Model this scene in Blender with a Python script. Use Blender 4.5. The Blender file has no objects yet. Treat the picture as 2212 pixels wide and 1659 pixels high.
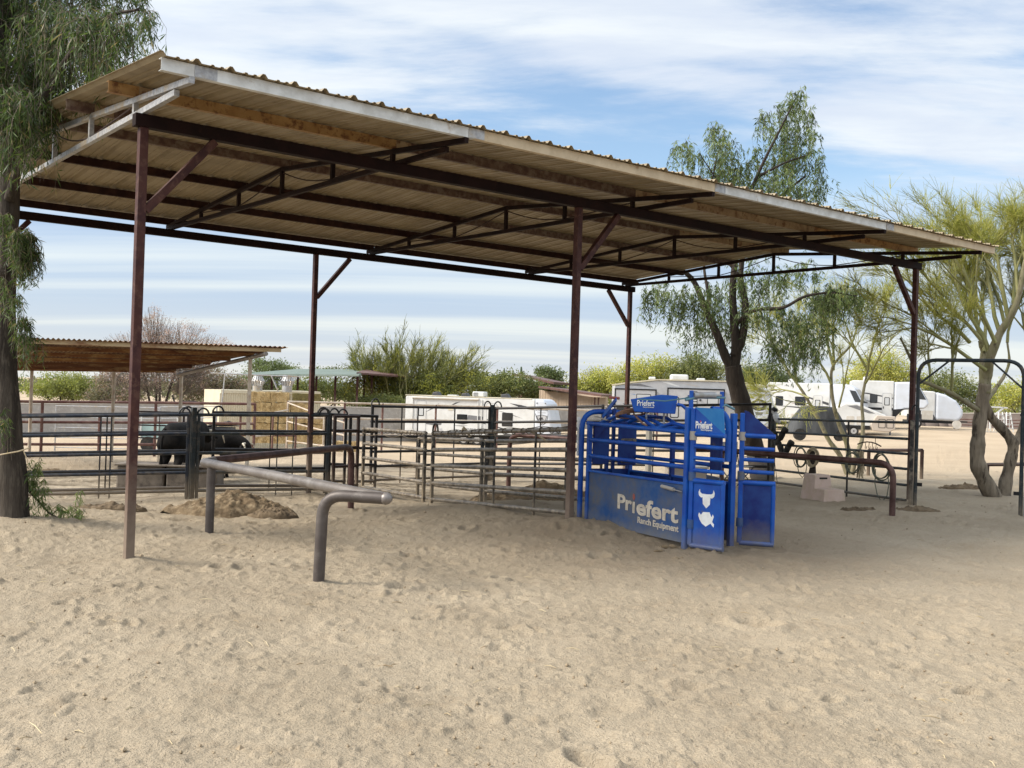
import bpy, math, random
import numpy as np
from mathutils import Vector, Matrix
R = math.radians
SC = bpy.context.scene
COL = SC.collection
rnd = random.Random(11)
nr = np.random.default_rng(5)

# ------------------------------------------------------------------ survey of the photograph
# pixel coordinates of the survey are those of a 2212 x 1659 copy of the photograph
FPX, CX, CY = 2229.4, 1106.0, 829.5
CAMH, ROLL, PITCH = 1.75, 0.0312, 0.0077

def ray(x, y):
    dx, dy = (x - CX) / FPX, -(y - CY) / FPX
    c, s = math.cos(ROLL), math.sin(ROLL)
    a, b = dx * c - dy * s, dx * s + dy * c
    cp, sp = math.cos(PITCH), math.sin(PITCH)
    return Vector((a, cp - b * sp, sp + b * cp))

def P(x, y, Y):                       # the point seen at a pixel, Y metres ahead
    d = ray(x, y)
    return Vector((d.x * Y / d.y, Y, CAMH + d.z * Y / d.y))

def atz(x, y, z):                     # the point seen at a pixel, at height z
    d = ray(x, y)
    t = (z - CAMH) / d.z
    return Vector((d.x * t, d.y * t, z))

# ------------------------------------------------------------------ terrain
CTRL = np.array([(-3.7, 9.9, 0), (1, 14.5, .02), (7.3, 18.9, 0), (0, 4, 0), (-6, 6, 0), (6, 6, 0), (0, 0, 0),
                 (-8, 2, 0), (8, 2, 0), (12, 12, 0), (5.4, 21.5, -.05), (-3.7, 19, -.25), (-8.8, 19.2, -.48), (-14, 20, -.55),
                 (-5.7, 11.9, .02), (12, 20, -.03), (-.8, 65, -1.72), (-7, 66, -1.72), (14, 63, -.3), (6.4, 64, -.42), (10, 64, -.35), (28, 74, .1), (-20, 50, -1.45),
                 (-30, 80, -1.6), (0, 40, -.85), (10, 40, -.3), (20, 45, 0), (0, 120, -1.5), (45, 120, 0),
                 (-60, 120, -1.6), (-12, 30, -.75), (2, 28, -.4), (-3, 24, -.38), (300, 600, 0), (-300, 600, -1.5), (0, 3000, -1)], float)

def base_z(x, y):
    x = np.asarray(x, float); y = np.asarray(y, float)
    s = (0.16 * np.maximum(y, 0) + 1.6)
    num = np.zeros_like(x); den = np.zeros_like(x)
    for cx, cy, cz in CTRL:
        sc = 0.16 * max(cy, 0) + 1.6
        d2 = ((x - cx) ** 2 + (y - cy) ** 2) / (s * sc)
        w = 1.0 / (d2 + 0.08) ** 2
        num = num + w * cz; den = den + w
    return num / den

BUMPS = []                            # (x, y, height, radius x, radius y)

def gzv(x, y):
    z = base_z(x, y)
    for bx, by, h, rx, ry in BUMPS:
        z = z + h * np.exp(-(((x - bx) / rx) ** 2 + ((y - by) / ry) ** 2))
    return z

def gz(x, y):
    return float(gzv(np.array([x]), np.array([y]))[0])

def G(x, y):                          # ground point under a pixel
    d = ray(x, y)
    Y = 10.0
    for _ in range(60):
        p = Vector((d.x * Y / d.y, Y, CAMH + d.z * Y / d.y))
        h = CAMH - gz(p.x, p.y)
        Yn = h / max(1e-4, -d.z / d.y)
        Y = Y * .5 + min(Yn, 400) * .5
    return Vector((d.x * Y / d.y, Y, gz(d.x * Y / d.y, Y)))

def on(p, dz=0):
    return Vector((p[0], p[1], gz(p[0], p[1]) + dz))

# ------------------------------------------------------------------ materials
def mat(name, c, r=.6, m=0.0, c2=None, sc=6.0, lo=.4, hi=.62, det=8, bump=0, bsc=60, dust=None, stretch=None, c3=None, sc3=2.0, spec=.3, lo3=.5, hi3=.62):
    M = bpy.data.materials.new(name); M.use_nodes = True
    nt = M.node_tree; N = nt.nodes; Lk = nt.links
    b = N['Principled BSDF']
    b.inputs['Roughness'].default_value = r; b.inputs['Metallic'].default_value = m
    b.inputs['Specular IOR Level'].default_value = spec
    b.inputs['Base Color'].default_value = (*c, 1)
    tc = N.new('ShaderNodeTexCoord'); src = tc.outputs['Object']
    if stretch:
        mp = N.new('ShaderNodeMapping'); mp.inputs['Scale'].default_value = stretch
        Lk.new(src, mp.inputs['Vector']); src = mp.outputs['Vector']
    def noise(scale, detail=det, rough=.6):
        n = N.new('ShaderNodeTexNoise'); n.inputs['Scale'].default_value = scale
        n.inputs['Detail'].default_value = detail; n.inputs['Roughness'].default_value = rough
        Lk.new(src, n.inputs['Vector']); return n.outputs['Fac']
    def rng(fac, a, z):
        q = N.new('ShaderNodeMapRange'); q.inputs['From Min'].default_value = a; q.inputs['From Max'].default_value = z
        Lk.new(fac, q.inputs['Value']); return q.outputs['Result']
    def mix(fac, A, B):
        q = N.new('ShaderNodeMix'); q.data_type = 'RGBA'
        Lk.new(fac, q.inputs['Factor'])
        for v, s in ((A, 'A'), (B, 'B')):
            i = [k for k in q.inputs if k.name == s and k.type == 'RGBA'][0]
            if isinstance(v, tuple): i.default_value = (*v, 1)
            else: Lk.new(v, i)
        return [k for k in q.outputs if k.type == 'RGBA'][0]
    out = None
    if c2: out = mix(rng(noise(sc), lo, hi), c, c2)
    if c3: out = mix(rng(noise(sc3, 10, .7), lo3, hi3), out or c, c3)
    if dust:
        dc, z0, z1 = dust
        g = N.new('ShaderNodeNewGeometry'); sp = N.new('ShaderNodeSeparateXYZ'); Lk.new(g.outputs['Position'], sp.inputs[0])
        ma = N.new('ShaderNodeMath'); ma.operation = 'MULTIPLY_ADD'
        Lk.new(noise(9), ma.inputs[0]); ma.inputs[1].default_value = (z1 - z0) * .8; Lk.new(sp.outputs['Z'], ma.inputs[2])
        sh = (z1 - z0) * .4
        out = mix(rng(ma.outputs[0], z1 + sh, z0 + sh), out or c, dc)
    if out: Lk.new(out, b.inputs['Base Color'])
    if bump:
        bp = N.new('ShaderNodeBump'); bp.inputs['Strength'].default_value = bump; bp.inputs['Distance'].default_value = .02
        Lk.new(noise(bsc, 6), bp.inputs['Height']); Lk.new(bp.outputs[0], b.inputs['Normal'])
    return M

TAN = (.40, .30, .19)
MT = {}
def MM(k, *a, **kw): MT[k] = mat(k, *a, **kw)
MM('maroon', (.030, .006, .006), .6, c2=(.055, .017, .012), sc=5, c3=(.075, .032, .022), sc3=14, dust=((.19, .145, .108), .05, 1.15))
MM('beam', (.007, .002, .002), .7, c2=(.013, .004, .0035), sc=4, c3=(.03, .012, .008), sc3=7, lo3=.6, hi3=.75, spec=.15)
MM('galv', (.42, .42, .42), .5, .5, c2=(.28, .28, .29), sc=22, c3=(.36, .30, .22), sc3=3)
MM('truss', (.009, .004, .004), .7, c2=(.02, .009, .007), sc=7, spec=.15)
MM('rod', (.035, .018, .014), .7)
MM('sheet', (.285, .228, .142), .5, .1, c2=(.22, .172, .103), sc=2.2, c3=(.15, .11, .06), sc3=1.1, stretch=(1, 1, 1), lo3=.58, hi3=.75)
MM('fascia_white', (.62, .63, .62), .5, .2, c2=(.48, .48, .46), sc=6, c3=(.32, .24, .15), sc3=3.2, lo3=.6, hi3=.72)
MM('fascia_tan', (.55, .45, .31), .55, .1, c2=(.46, .37, .25), sc=5, c3=(.22, .11, .05), sc3=4, lo3=.62, hi3=.74)
MM('purlin_orange', (.36, .22, .09), .6, c2=(.27, .15, .055), sc=6, c3=(.13, .055, .022), sc3=9)
MM('purlin_tan', (.34, .25, .15), .6, c2=(.25, .17, .10), sc=6, c3=(.14, .07, .035), sc3=8)
MM('purlin_dark', (.075, .04, .03), .65, c2=(.13, .085, .06), sc=12, c3=(.16, .12, .09), sc3=6)
MM('purlin_maroon', (.018, .006, .005), .7, c2=(.036, .014, .009), sc=7, spec=.15)
MM('panel_green', (.014, .021, .024), .5, c2=(.024, .032, .036), sc=9, c3=(.07, .062, .052), sc3=6, dust=((.22, .175, .12), -.4, .35), spec=.25)
MM('panel_blue', (.008, .012, .022), .45, c2=(.016, .022, .03), sc=9, c3=(.06, .052, .045), sc3=6, dust=((.24, .19, .13), -.42, .15), spec=.25)
MM('panel_black', (.008, .0075, .008), .5, c2=(.018, .016, .015), sc=9, dust=((.2, .155, .11), -.35, .1), spec=.25)
MM('panel_brown', (.022, .011, .009), .5, c2=(.04, .022, .018), sc=9, dust=((.2, .155, .11), -.3, .25), spec=.25)
MM('alley', (.22, .19, .15), .5, .3, c2=(.11, .09, .07), sc=7, c3=(.30, .25, .185), sc3=12)
MM('alley_post', (.014, .012, .011), .5, c2=(.05, .045, .04), sc=8, c3=(.19, .16, .12), sc3=8, dust=((.24, .19, .13), -.1, .5))
MM('pipe', (.075, .062, .056), .5, .3, c2=(.11, .095, .086), sc=4, c3=(.19, .17, .155), sc3=6, lo3=.52, hi3=.75)
MM('pipe_dark', (.05, .023, .019), .5, .3, c2=(.11, .06, .05), sc=5)
MM('pipe_worn', (.20, .178, .162), .42, .35, c2=(.15, .13, .117), sc=3, c3=(.25, .23, .21), sc3=2)
MM('fence_maroon', (.10, .04, .033), .6, c2=(.16, .09, .07), sc=5)
MM('fence_cream', (.46, .40, .32), .6, c2=(.36, .28, .21), sc=5)
MM('blue', (.006, .055, .31), .40, c2=(.010, .095, .40), sc=3, c3=(.13, .12, .11), sc3=9, lo3=.64, hi3=.78, dust=((.15, .145, .14), -.05, .32), bump=.05, bsc=12)
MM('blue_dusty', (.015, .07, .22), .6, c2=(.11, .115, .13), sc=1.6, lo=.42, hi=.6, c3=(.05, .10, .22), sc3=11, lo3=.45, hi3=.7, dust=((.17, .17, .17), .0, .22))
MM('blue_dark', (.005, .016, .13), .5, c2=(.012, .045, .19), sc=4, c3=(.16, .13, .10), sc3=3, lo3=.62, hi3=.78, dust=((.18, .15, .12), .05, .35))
MM('blue_light', (.02, .17, .45), .4, c2=(.04, .21, .48), sc=4)
MM('decal', (.80, .80, .78), .5, c2=(.70, .69, .66), sc=10)
MM('decal_worn', (.62, .55, .45), .7, c2=(.46, .40, .32), sc=9, c3=(.24, .22, .2), sc3=16, lo3=.6, hi3=.7)
MM('red', (.55, .03, .03), .5)
MM('red_faded', (.30, .09, .07), .6)
MM('grey_cyl', (.33, .34, .35), .4, .4, c2=(.25, .24, .22), sc=8)
MM('hose', (.20, .11, .07), .6)
MM('hose_grey', (.33, .30, .26), .6)
MM('hose_teal', (.10, .20, .24), .5)
MM('rubber', (.018, .018, .018), .8, c2=(.04, .036, .03), sc=8)
MM('black', (.012, .012, .013), .5)
MM('white', (.60, .60, .585), .35, c2=(.52, .515, .49), sc=1.5, c3=(.46, .43, .375), sc3=1.1, lo3=.58, hi3=.8)
MM('white_cap', (.54, .57, .62), .3, c2=(.50, .52, .55), sc=1.5)  # white of the noses with their bluish shade put into the colour
MM('cream', (.56, .50, .37), .5, c2=(.50, .445, .32), sc=2)
MM('offwhite', (.54, .51, .455), .5, c2=(.47, .43, .365), sc=3)
MM('grey_body', (.42, .42, .425), .4, c2=(.37, .37, .375), sc=3)
MM('grey_mid', (.17, .17, .175), .5, c2=(.13, .13, .135), sc=6)
MM('grey_dark', (.05, .05, .053), .5)
MM('decal_blue', (.03, .17, .42), .4)
MM('skirt_brown', (.28, .21, .16), .5)
MM('beige', (.42, .36, .30), .5)
MM('glass', (.02, .022, .024), .08, spec=.7)
MM('glass_pale', (.45, .46, .46), .15, spec=.6)
MM('alloy', (.5, .5, .5), .3, .8)
MM('bale', (.40, .28, .13), .9, c2=(.24, .16, .065), sc=5, c3=(.50, .38, .20), sc3=18, bump=.6, bsc=35)
MM('bale_green', (.17, .14, .05), .9, c2=(.10, .08, .03), sc=9, bump=.6, bsc=35)
MM('block', (.33, .31, .285), .9, c2=(.28, .26, .24), sc=1.2, c3=(.38, .36, .33), sc3=4, bump=.2, bsc=8)
MM('block_brown', (.20, .165, .145), .9, c2=(.16, .13, .115), sc=1.5, bump=.2, bsc=8)
MM('coping', (.50, .47, .42), .9, c2=(.42, .39, .34), sc=3)
MM('rust', (.22, .10, .035), .8, c2=(.10, .035, .016), sc=2.2, c3=(.30, .19, .08), sc3=5, stretch=(.5, 2.2, 2))
MM('rust_dark', (.055, .020, .012), .8, c2=(.14, .06, .025), sc=2, stretch=(.3, 2, 2), c3=(.30, .20, .10), sc3=1.4)
MM('rust_tan', (.42, .32, .19), .7, c2=(.34, .24, .12), sc=3, c3=(.17, .07, .03), sc3=1.0, stretch=(.5, 2, 2))
MM('greenroof', (.13, .165, .145), .85, c2=(.17, .20, .18), sc=1, spec=.1)
MM('paleroof', (.48, .54, .52), .45, .2, c2=(.42, .49, .47), sc=2)
MM('maroonroof', (.09, .045, .035), .6, c2=(.13, .07, .06), sc=3)
MM('tanwall', (.44, .345, .26), .7, c2=(.38, .29, .21), sc=2)
MM('trough', (.17, .14, .11), .8, c2=(.11, .09, .07), sc=4, c3=(.07, .055, .045), sc3=2)
MM('tub', (.28, .29, .31), .5, .3, c2=(.2, .21, .23), sc=6)
MM('hide', (.005, .005, .005), .85, c2=(.012, .010, .009), sc=8, spec=.12)
MM('horn', (.55, .50, .40), .5, c2=(.35, .3, .22), sc=12)
MM('dung', (.17, .125, .078), .95, c2=(.095, .068, .042), sc=9, bump=.6)
MM('step', (.52, .40, .33), .75, c2=(.46, .34, .27), sc=3, c3=(.46, .36, .27), sc3=6)
MM('rope_brown', (.16, .128, .09), .85, c2=(.09, .07, .05), sc=30)
MM('rope_tan', (.46, .38, .25), .8, c2=(.34, .27, .17), sc=40)
MM('rope_green', (.13, .14, .10), .8, c2=(.09, .09, .07), sc=40)
MM('strap', (.03, .022, .018), .7, c2=(.06, .045, .03), sc=30)
MM('bark', (.03, .023, .018), .95, c2=(.055, .043, .033), sc=9, c3=(.028, .02, .015), sc3=20, bump=.9, bsc=28, stretch=(1, 1, .18))
MM('bark_left', (.055, .044, .034), .95, c2=(.028, .022, .017), sc=10, c3=(.085, .07, .054), sc3=16, bump=1.0, bsc=26, stretch=(1, 1, .14))
MM('bark_palo', (.16, .15, .075), .85, c2=(.21, .185, .125), sc=6, c3=(.07, .055, .035), sc3=9, lo3=.54, hi3=.64, bump=.6, bsc=20, stretch=(1, 1, .3))
MM('bark_old', (.22, .18, .13), .95, c2=(.12, .097, .07), sc=8, c3=(.05, .037, .026), sc3=9, lo3=.53, hi3=.62, bump=1, bsc=18, stretch=(1, 1, .22))
def leafmat(k, c, t=.35, c2=None):
    M = mat(k, c, .55, c2=c2 or tuple(v * .7 for v in c), sc=1.4, det=3)
    nt = M.node_tree; b = nt.nodes['Principled BSDF']
    tr = nt.nodes.new('ShaderNodeBsdfTranslucent'); mx = nt.nodes.new('ShaderNodeMixShader')
    mx.inputs[0].default_value = t
    tr.inputs['Color'].default_value = (c[0] * 1.3, c[1] * 1.3, c[2] * .9, 1)
    o = nt.nodes['Material Output']
    nt.links.new(b.outputs[0], mx.inputs[1]); nt.links.new(tr.outputs[0], mx.inputs[2]); nt.links.new(mx.outputs[0], o.inputs[0])
    MT[k] = M
leafmat('leaf_dark', (.045, .075, .022)); leafmat('leaf_mid', (.10, .15, .042)); leafmat('leaf_pale', (.20, .255, .09))
leafmat('leaf_straw', (.25, .21, .10))
leafmat('palo_a', (.42, .42, .085)); leafmat('palo_b', (.54, .52, .15)); leafmat('palo_c', (.29, .32, .06))
leafmat('bush_a', (.15, .175, .055)); leafmat('bush_b', (.23, .245, .085)); leafmat('bush_c', (.09, .115, .04))
leafmat('bush_d', (.13, .17, .07)); leafmat('lime_a', (.28, .30, .08)); leafmat('lime_b', (.21, .24, .065))
leafmat('pink_a', (.44, .31, .28)); leafmat('pink_b', (.34, .24, .21)); leafmat('olive_a', (.22, .20, .13)); leafmat('olive_b', (.15, .145, .085))
MM('twig_grey', (.15, .12, .095), .9); MM('twig_palo', (.20, .20, .075), .8, c2=(.27, .26, .12), sc=2)
MM('cactus', (.06, .085, .05), .8)
MM('straw_bit', (.46, .38, .24), .8, c2=(.26, .19, .11), sc=3)
MM('clod', (.30, .235, .155), .95, c2=(.20, .15, .095), sc=20)
MM('soil', (.19, .138, .082), .95, c2=(.115, .08, .046), sc=4, c3=(.28, .215, .135), sc3=9, bump=.8, bsc=24)
MM('canvas', (.40, .39, .37), .8); MM('cover', (.03, .032, .034), .85, c2=(.075, .078, .08), sc=2, stretch=(1, 1, .3))
MM('teal', (.30, .42, .40), .5, c2=(.36, .46, .44), sc=2)
MM('postwood', (.58, .54, .46), .8, c2=(.42, .37, .3), sc=8, stretch=(3, 3, .5))

# ------------------------------------------------------------------ mesh helpers
class MB:
    def __init__(s, M=None): s.v = []; s.f = []; s.M = M
    def add(s, vs, fs):
        n = len(s.v)
        s.v += [tuple(s.M @ Vector(p)) if s.M else tuple(p) for p in vs]
        s.f += [tuple(i + n for i in f) for f in fs]; return s
    def box(s, x0, x1, y0, y1, z0, z1):
        return s.add([(x0, y0, z0), (x1, y0, z0), (x1, y1, z0), (x0, y1, z0), (x0, y0, z1), (x1, y0, z1), (x1, y1, z1), (x0, y1, z1)],
                     [(0, 3, 2, 1), (4, 5, 6, 7), (0, 1, 5, 4), (1, 2, 6, 5), (2, 3, 7, 6), (3, 0, 4, 7)])
    def bar(s, p, q, w, h, up=(0, 0, 1)):
        p, q = Vector(p), Vector(q); t = (q - p).normalized(); u = Vector(up)
        if abs(t.dot(u)) > .98: u = Vector((1, 0, 0))
        a = t.cross(u).normalized(); b = a.cross(t).normalized()
        vs = [e + a * (i * w / 2) + b * (j * h / 2) for e in (p, q) for i, j in ((-1, -1), (1, -1), (1, 1), (-1, 1))]
        return s.add(vs, [(3, 2, 1, 0), (4, 5, 6, 7), (0, 1, 5, 4), (1, 2, 6, 5), (2, 3, 7, 6), (3, 0, 4, 7)])
    def post(s, p, q, w, e):                      # upright square tube turned to direction e
        return s.bar(p, q, w, w, Vector((e[0], e[1], 0)))
    def tube(s, pts, r, n=8, caps=True):
        pts = [Vector(p) for p in pts]; k = len(pts)
        rs = r if isinstance(r, (list, tuple)) else [r] * k
        vs = []; a = None
        for i in range(k):
            t = (pts[min(i + 1, k - 1)] - pts[max(i - 1, 0)]).normalized()
            if a is None: a = t.cross(Vector((0, 0, 1)) if abs(t.z) < .9 else Vector((1, 0, 0)))
            else: a = a - t * a.dot(t)
            a.normalize(); b = t.cross(a)
            for j in range(n):
                th = 2 * math.pi * j / n
                vs.append(pts[i] + (a * math.cos(th) + b * math.sin(th)) * rs[i])
        fs = [(i * n + j, i * n + (j + 1) % n, (i + 1) * n + (j + 1) % n, (i + 1) * n + j) for i in range(k - 1) for j in range(n)]
        if caps: fs += [tuple(range(n - 1, -1, -1)), tuple((k - 1) * n + j for j in range(n))]
        return s.add(vs, fs)
    def prism(s, poly, o, a, b, n, d):            # polygon (in a, b) at o, extruded d along n
        o, a, b, n = Vector(o), Vector(a), Vector(b), Vector(n); k = len(poly)
        vs = [o + a * x + b * y for x, y in poly] + [o + a * x + b * y + n * d for x, y in poly]
        return s.add(vs, [tuple(range(k - 1, -1, -1)), tuple(range(k, 2 * k))] + [(i, (i + 1) % k, k + (i + 1) % k, k + i) for i in range(k)])
    def torus(s, c, a, b, R0, r, n=24, m=6, wob=0):
        c, a, b = Vector(c), Vector(a), Vector(b)
        pts = []
        for i in range(n + 1):
            th = 2 * math.pi * i / n
            pts.append(c + (a * math.cos(th) + b * math.sin(th)) * (R0 * (1 + wob * math.sin(3 * th + R0 * 40))))
        return s.tube(pts, r, m, False)
    def build(s, name, m, parent=None, smooth=False, bevel=0, seg=2):
        me = bpy.data.meshes.new(name); me.from_pydata(s.v, [], s.f); me.update()
        return link(name, me, m, parent, smooth, bevel, seg)

def wloc(o):
    v = Vector((0, 0, 0))
    while o: v += o.location; o = o.parent
    return v

def link(name, me, m, parent=None, smooth=False, bevel=0, seg=2):
    o = bpy.data.objects.new(name, me); COL.objects.link(o)
    if m:
        for k in (m if isinstance(m, (list, tuple)) else [m]): me.materials.append(MT[k])
    if parent: o.parent = parent; o.location = -wloc(parent)
    if smooth:
        me.polygons.foreach_set('use_smooth', [True] * len(me.polygons))
        if smooth != 'all' and hasattr(me, 'set_sharp_from_angle'): me.set_sharp_from_angle(angle=R(40))
    if bevel:
        b = o.modifiers.new('bevel', 'BEVEL'); b.width = bevel; b.segments = seg; b.limit_method = 'ANGLE'
    return o

def thing(name, label, cat, loc=(0, 0, 0), group=None):
    o = bpy.data.objects.new(name, None); COL.objects.link(o); o.location = loc
    o.empty_display_size = .2
    return tag(o, label, cat, group)

def tag(o, label, cat, group=None, kind=None):
    o['label'] = label; o['category'] = cat
    if group: o['group'] = group
    if kind: o['kind'] = kind
    return o

def struct(o, kind='structure'): o['kind'] = kind; return o

def evalmesh(o):
    dg = bpy.context.evaluated_depsgraph_get(); dg.update()
    me = bpy.data.meshes.new_from_object(o.evaluated_get(dg)); return me

def text(name, s, o, a, b, w, h, m, parent, ext=.0015, bold=.0):
    cu = bpy.data.curves.new('lettering', 'FONT'); cu.body = s; cu.size = 1; cu.extrude = .01; cu.offset = bold; cu.resolution_u = 3
    t = bpy.data.objects.new('lettering', cu); COL.objects.link(t)
    me = evalmesh(t); bpy.data.objects.remove(t); bpy.data.curves.remove(cu)
    co = np.empty(len(me.vertices) * 3); me.vertices.foreach_get('co', co); co = co.reshape(-1, 3)
    mn, mx = co.min(0), co.max(0)
    co = (co - mn) / np.maximum(mx - mn, 1e-6)
    o, a, b = Vector(o), Vector(a), Vector(b); n = a.cross(b).normalized()
    out = np.array(o) + co[:, :1] * w * np.array(a) + co[:, 1:2] * h * np.array(b) + co[:, 2:] * ext * 2 * np.array(n)
    me.vertices.foreach_set('co', out.ravel()); me.update(); me.name = name; me.materials.clear()
    return link(name, me, m, parent)

def npmesh(name, V, F, m, parent=None, mi=None, smooth=False):
    V = np.asarray(V, np.float32).reshape(-1, 3); F = np.asarray(F, np.int32); k = F.shape[1]
    me = bpy.data.meshes.new(name)
    me.vertices.add(len(V)); me.vertices.foreach_set('co', V.ravel())
    me.loops.add(F.size); me.loops.foreach_set('vertex_index', F.ravel())
    me.polygons.add(len(F)); me.polygons.foreach_set('loop_start', np.arange(0, F.size, k, dtype=np.int32))
    me.update(calc_edges=True)
    o = link(name, me, m, parent)
    if mi is not None: me.polygons.foreach_set('material_index', np.asarray(mi, np.int32))
    if smooth: me.polygons.foreach_set('use_smooth', np.ones(len(F), bool))
    me.validate(); return o

def nrm(a): return a / np.maximum(np.linalg.norm(a, axis=-1, keepdims=True), 1e-9)

class Leaf:                                      # gathers leaf blades and slim twigs as arrays
    def __init__(s): s.V = []; s.F = []; s.I = []; s.n = 0
    def put(s, V, F, i):
        s.V.append(V.reshape(-1, 3)); s.F.append(F.reshape(-1, 4) + s.n); s.n += V.reshape(-1, 3).shape[0]
        s.I.append(np.broadcast_to(np.asarray(i), (F.reshape(-1, 4).shape[0],)))
    def blades(s, p, d, L, W, i):
        n = len(p); d = nrm(d); L = np.broadcast_to(L, (n,))[:, None]; W = np.broadcast_to(W, (n,))[:, None]
        side = nrm(np.cross(d, nr.normal(size=(n, 3)))) * W / 2
        V = np.stack([p, p + d * L * .45 + side, p + d * L, p + d * L * .45 - side], 1)
        s.put(V, np.arange(n * 4).reshape(n, 4), i)
    def tubes(s, Q, r, i, n=3):                  # Q (N,K,3), r (N,K)
        Q = np.asarray(Q, float); N, K, _ = Q.shape; r = np.broadcast_to(r, (N, K))
        t = nrm(np.gradient(Q, axis=1)); a = nrm(np.cross(t, np.array([.31, .52, .11]) + 0 * t)); b = np.cross(t, a)
        th = np.arange(n) * 2 * math.pi / n
        V = Q[:, :, None] + (a[:, :, None] * np.cos(th)[:, None] + b[:, :, None] * np.sin(th)[:, None]) * r[:, :, None, None]
        idx = np.arange(N * K * n).reshape(N, K, n); nx = np.roll(idx, -1, 2)
        F = np.stack([idx[:, :-1], nx[:, :-1], nx[:, 1:], idx[:, 1:]], -1)
        s.put(V, F, np.broadcast_to(np.asarray(i).reshape(-1, 1) if np.ndim(i) else i, (N, (K - 1) * n)).ravel())
    def build(s, name, mats, parent=None):
        return npmesh(name, np.concatenate(s.V), np.concatenate(s.F), mats, parent, np.concatenate(s.I))

def resample(pts, k):
    pts = np.array(pts, float); d = np.r_[0, np.cumsum(np.linalg.norm(np.diff(pts, axis=0), axis=1))]
    u = np.linspace(0, d[-1], k); return np.stack([np.interp(u, d, pts[:, j]) for j in range(3)], 1)

def smoothpath(pts, k=12):                       # Catmull-Rom through the points
    pts = [np.array(p, float) for p in pts]; pts = [2 * pts[0] - pts[1]] + pts + [2 * pts[-1] - pts[-2]]
    out = []
    for i in range(1, len(pts) - 2):
        for t in np.linspace(0, 1, k, endpoint=False):
            a, b, c, d = pts[i - 1:i + 3]
            out.append(.5 * (2 * b + (c - a) * t + (2 * a - 5 * b + 4 * c - d) * t ** 2 + (3 * b - a - 3 * c + d) * t ** 3))
    out.append(pts[-2]); return np.array(out)

def limbs(name, paths, m, parent, n=9, lump=.03):   # paths: (points, r0, r1)
    mb = MB()
    for pts, r0, r1 in paths:
        q = smoothpath(pts, 7); k = len(q)
        rs = [(r0 + (r1 - r0) * (i / (k - 1)) ** .85) * (1 + lump * math.sin(i * .83 + r0 * 60) + rnd.uniform(-lump, lump) * .7) for i in range(k)]
        mb.tube([Vector(x) for x in q], rs, n)
    return mb.build(name, m, parent, 'all')

# value noise for the churned sand
def vn(x, y, seed):
    xi = np.floor(x).astype(np.int64); yi = np.floor(y).astype(np.int64); fx = x - xi; fy = y - yi
    fx = fx * fx * (3 - 2 * fx); fy = fy * fy * (3 - 2 * fy)
    def h(a, b):
        k = (a * 374761393 + b * 668265263 + seed * 144665) & 0xFFFFFFFF
        k = ((k ^ (k >> 13)) * 1274126177) & 0xFFFFFFFF
        return ((k ^ (k >> 16)) & 0xFFFF) / 65535.0
    return (h(xi, yi) * (1 - fx) + h(xi + 1, yi) * fx) * (1 - fy) + (h(xi, yi + 1) * (1 - fx) + h(xi + 1, yi + 1) * fx) * fy

def fbm(x, y, sc, octv, seed, g=.5):
    z = 0; a = 1; tot = 0
    for o in range(octv):
        z = z + a * vn(x / sc + 13.7 * o, y / sc - 7.3 * o, seed + o); tot += a; a *= g; sc *= .5
    return z / tot - .5

def dents(x, y, cell, seed, depth, rad, prob):
    z = np.zeros_like(x); xi = np.floor(x / cell).astype(np.int64); yi = np.floor(y / cell).astype(np.int64)
    def h(a, b, s):
        k = (a * 374761393 + b * 668265263 + s * 144665) & 0xFFFFFFFF
        k = ((k ^ (k >> 13)) * 1274126177) & 0xFFFFFFFF
        return ((k ^ (k >> 16)) & 0xFFFF) / 65535.0
    for i in (-1, 0, 1):
        for j in (-1, 0, 1):
            a, b = xi + i, yi + j
            px = (a + h(a, b, seed)) * cell; py = (b + h(a, b, seed + 1)) * cell; rr = rad * (.6 + .8 * h(a, b, seed + 2))
            an = h(a, b, seed + 4) * 6.28; ux = (x - px) * np.cos(an) + (y - py) * np.sin(an); uy = -(x - px) * np.sin(an) + (y - py) * np.cos(an)
            d2 = (ux ** 2 + (uy * 1.5) ** 2) / rr ** 2
            w = (h(a, b, seed + 3) < prob) * (.4 + .9 * h(a, b, seed + 5))
            z += w * depth * (-np.exp(-d2 * 1.6) + .55 * np.exp(-(np.sqrt(d2) - 1.35) ** 2 * 5))
    return z
SKYLOC = (5.7, 3.2, 0)
# ------------------------------------------------------------------ camera, light, sky
cam = bpy.data.cameras.new('camera'); cam.sensor_width = 36; cam.lens = FPX / 2212 * 36; cam.clip_end = 9000; cam.clip_start = .05
co = bpy.data.objects.new('camera', cam); COL.objects.link(co); SC.camera = co
c_, s_, cp_, sp_ = math.cos(ROLL), math.sin(ROLL), math.cos(PITCH), math.sin(PITCH)
right = Vector((c_, -s_ * sp_, s_ * cp_)); upv = Vector((-s_, -c_ * sp_, c_ * cp_)); fw = Vector((0, cp_, sp_))
co.matrix_world = Matrix(((right.x, upv.x, -fw.x, 0), (right.y, upv.y, -fw.y, 0), (right.z, upv.z, -fw.z, CAMH), (0, 0, 0, 1)))
SC.view_settings.view_transform = 'Standard'; SC.view_settings.look = 'None'; SC.view_settings.exposure = 1.05; SC.view_settings.gamma = 1

SUN_AZ, SUN_EL = R(-98), R(38)                   # azimuth from +Y towards +X
sd = Vector((math.sin(SUN_AZ) * math.cos(SUN_EL), math.cos(SUN_AZ) * math.cos(SUN_EL), math.sin(SUN_EL)))
sl = bpy.data.lights.new('sun', 'SUN'); sl.energy = 2.9; sl.angle = R(22); sl.color = (1, .93, .82)
so = bpy.data.objects.new('sun', sl); COL.objects.link(so); so.rotation_euler = sd.to_track_quat('Z', 'Y').to_euler()

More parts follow.
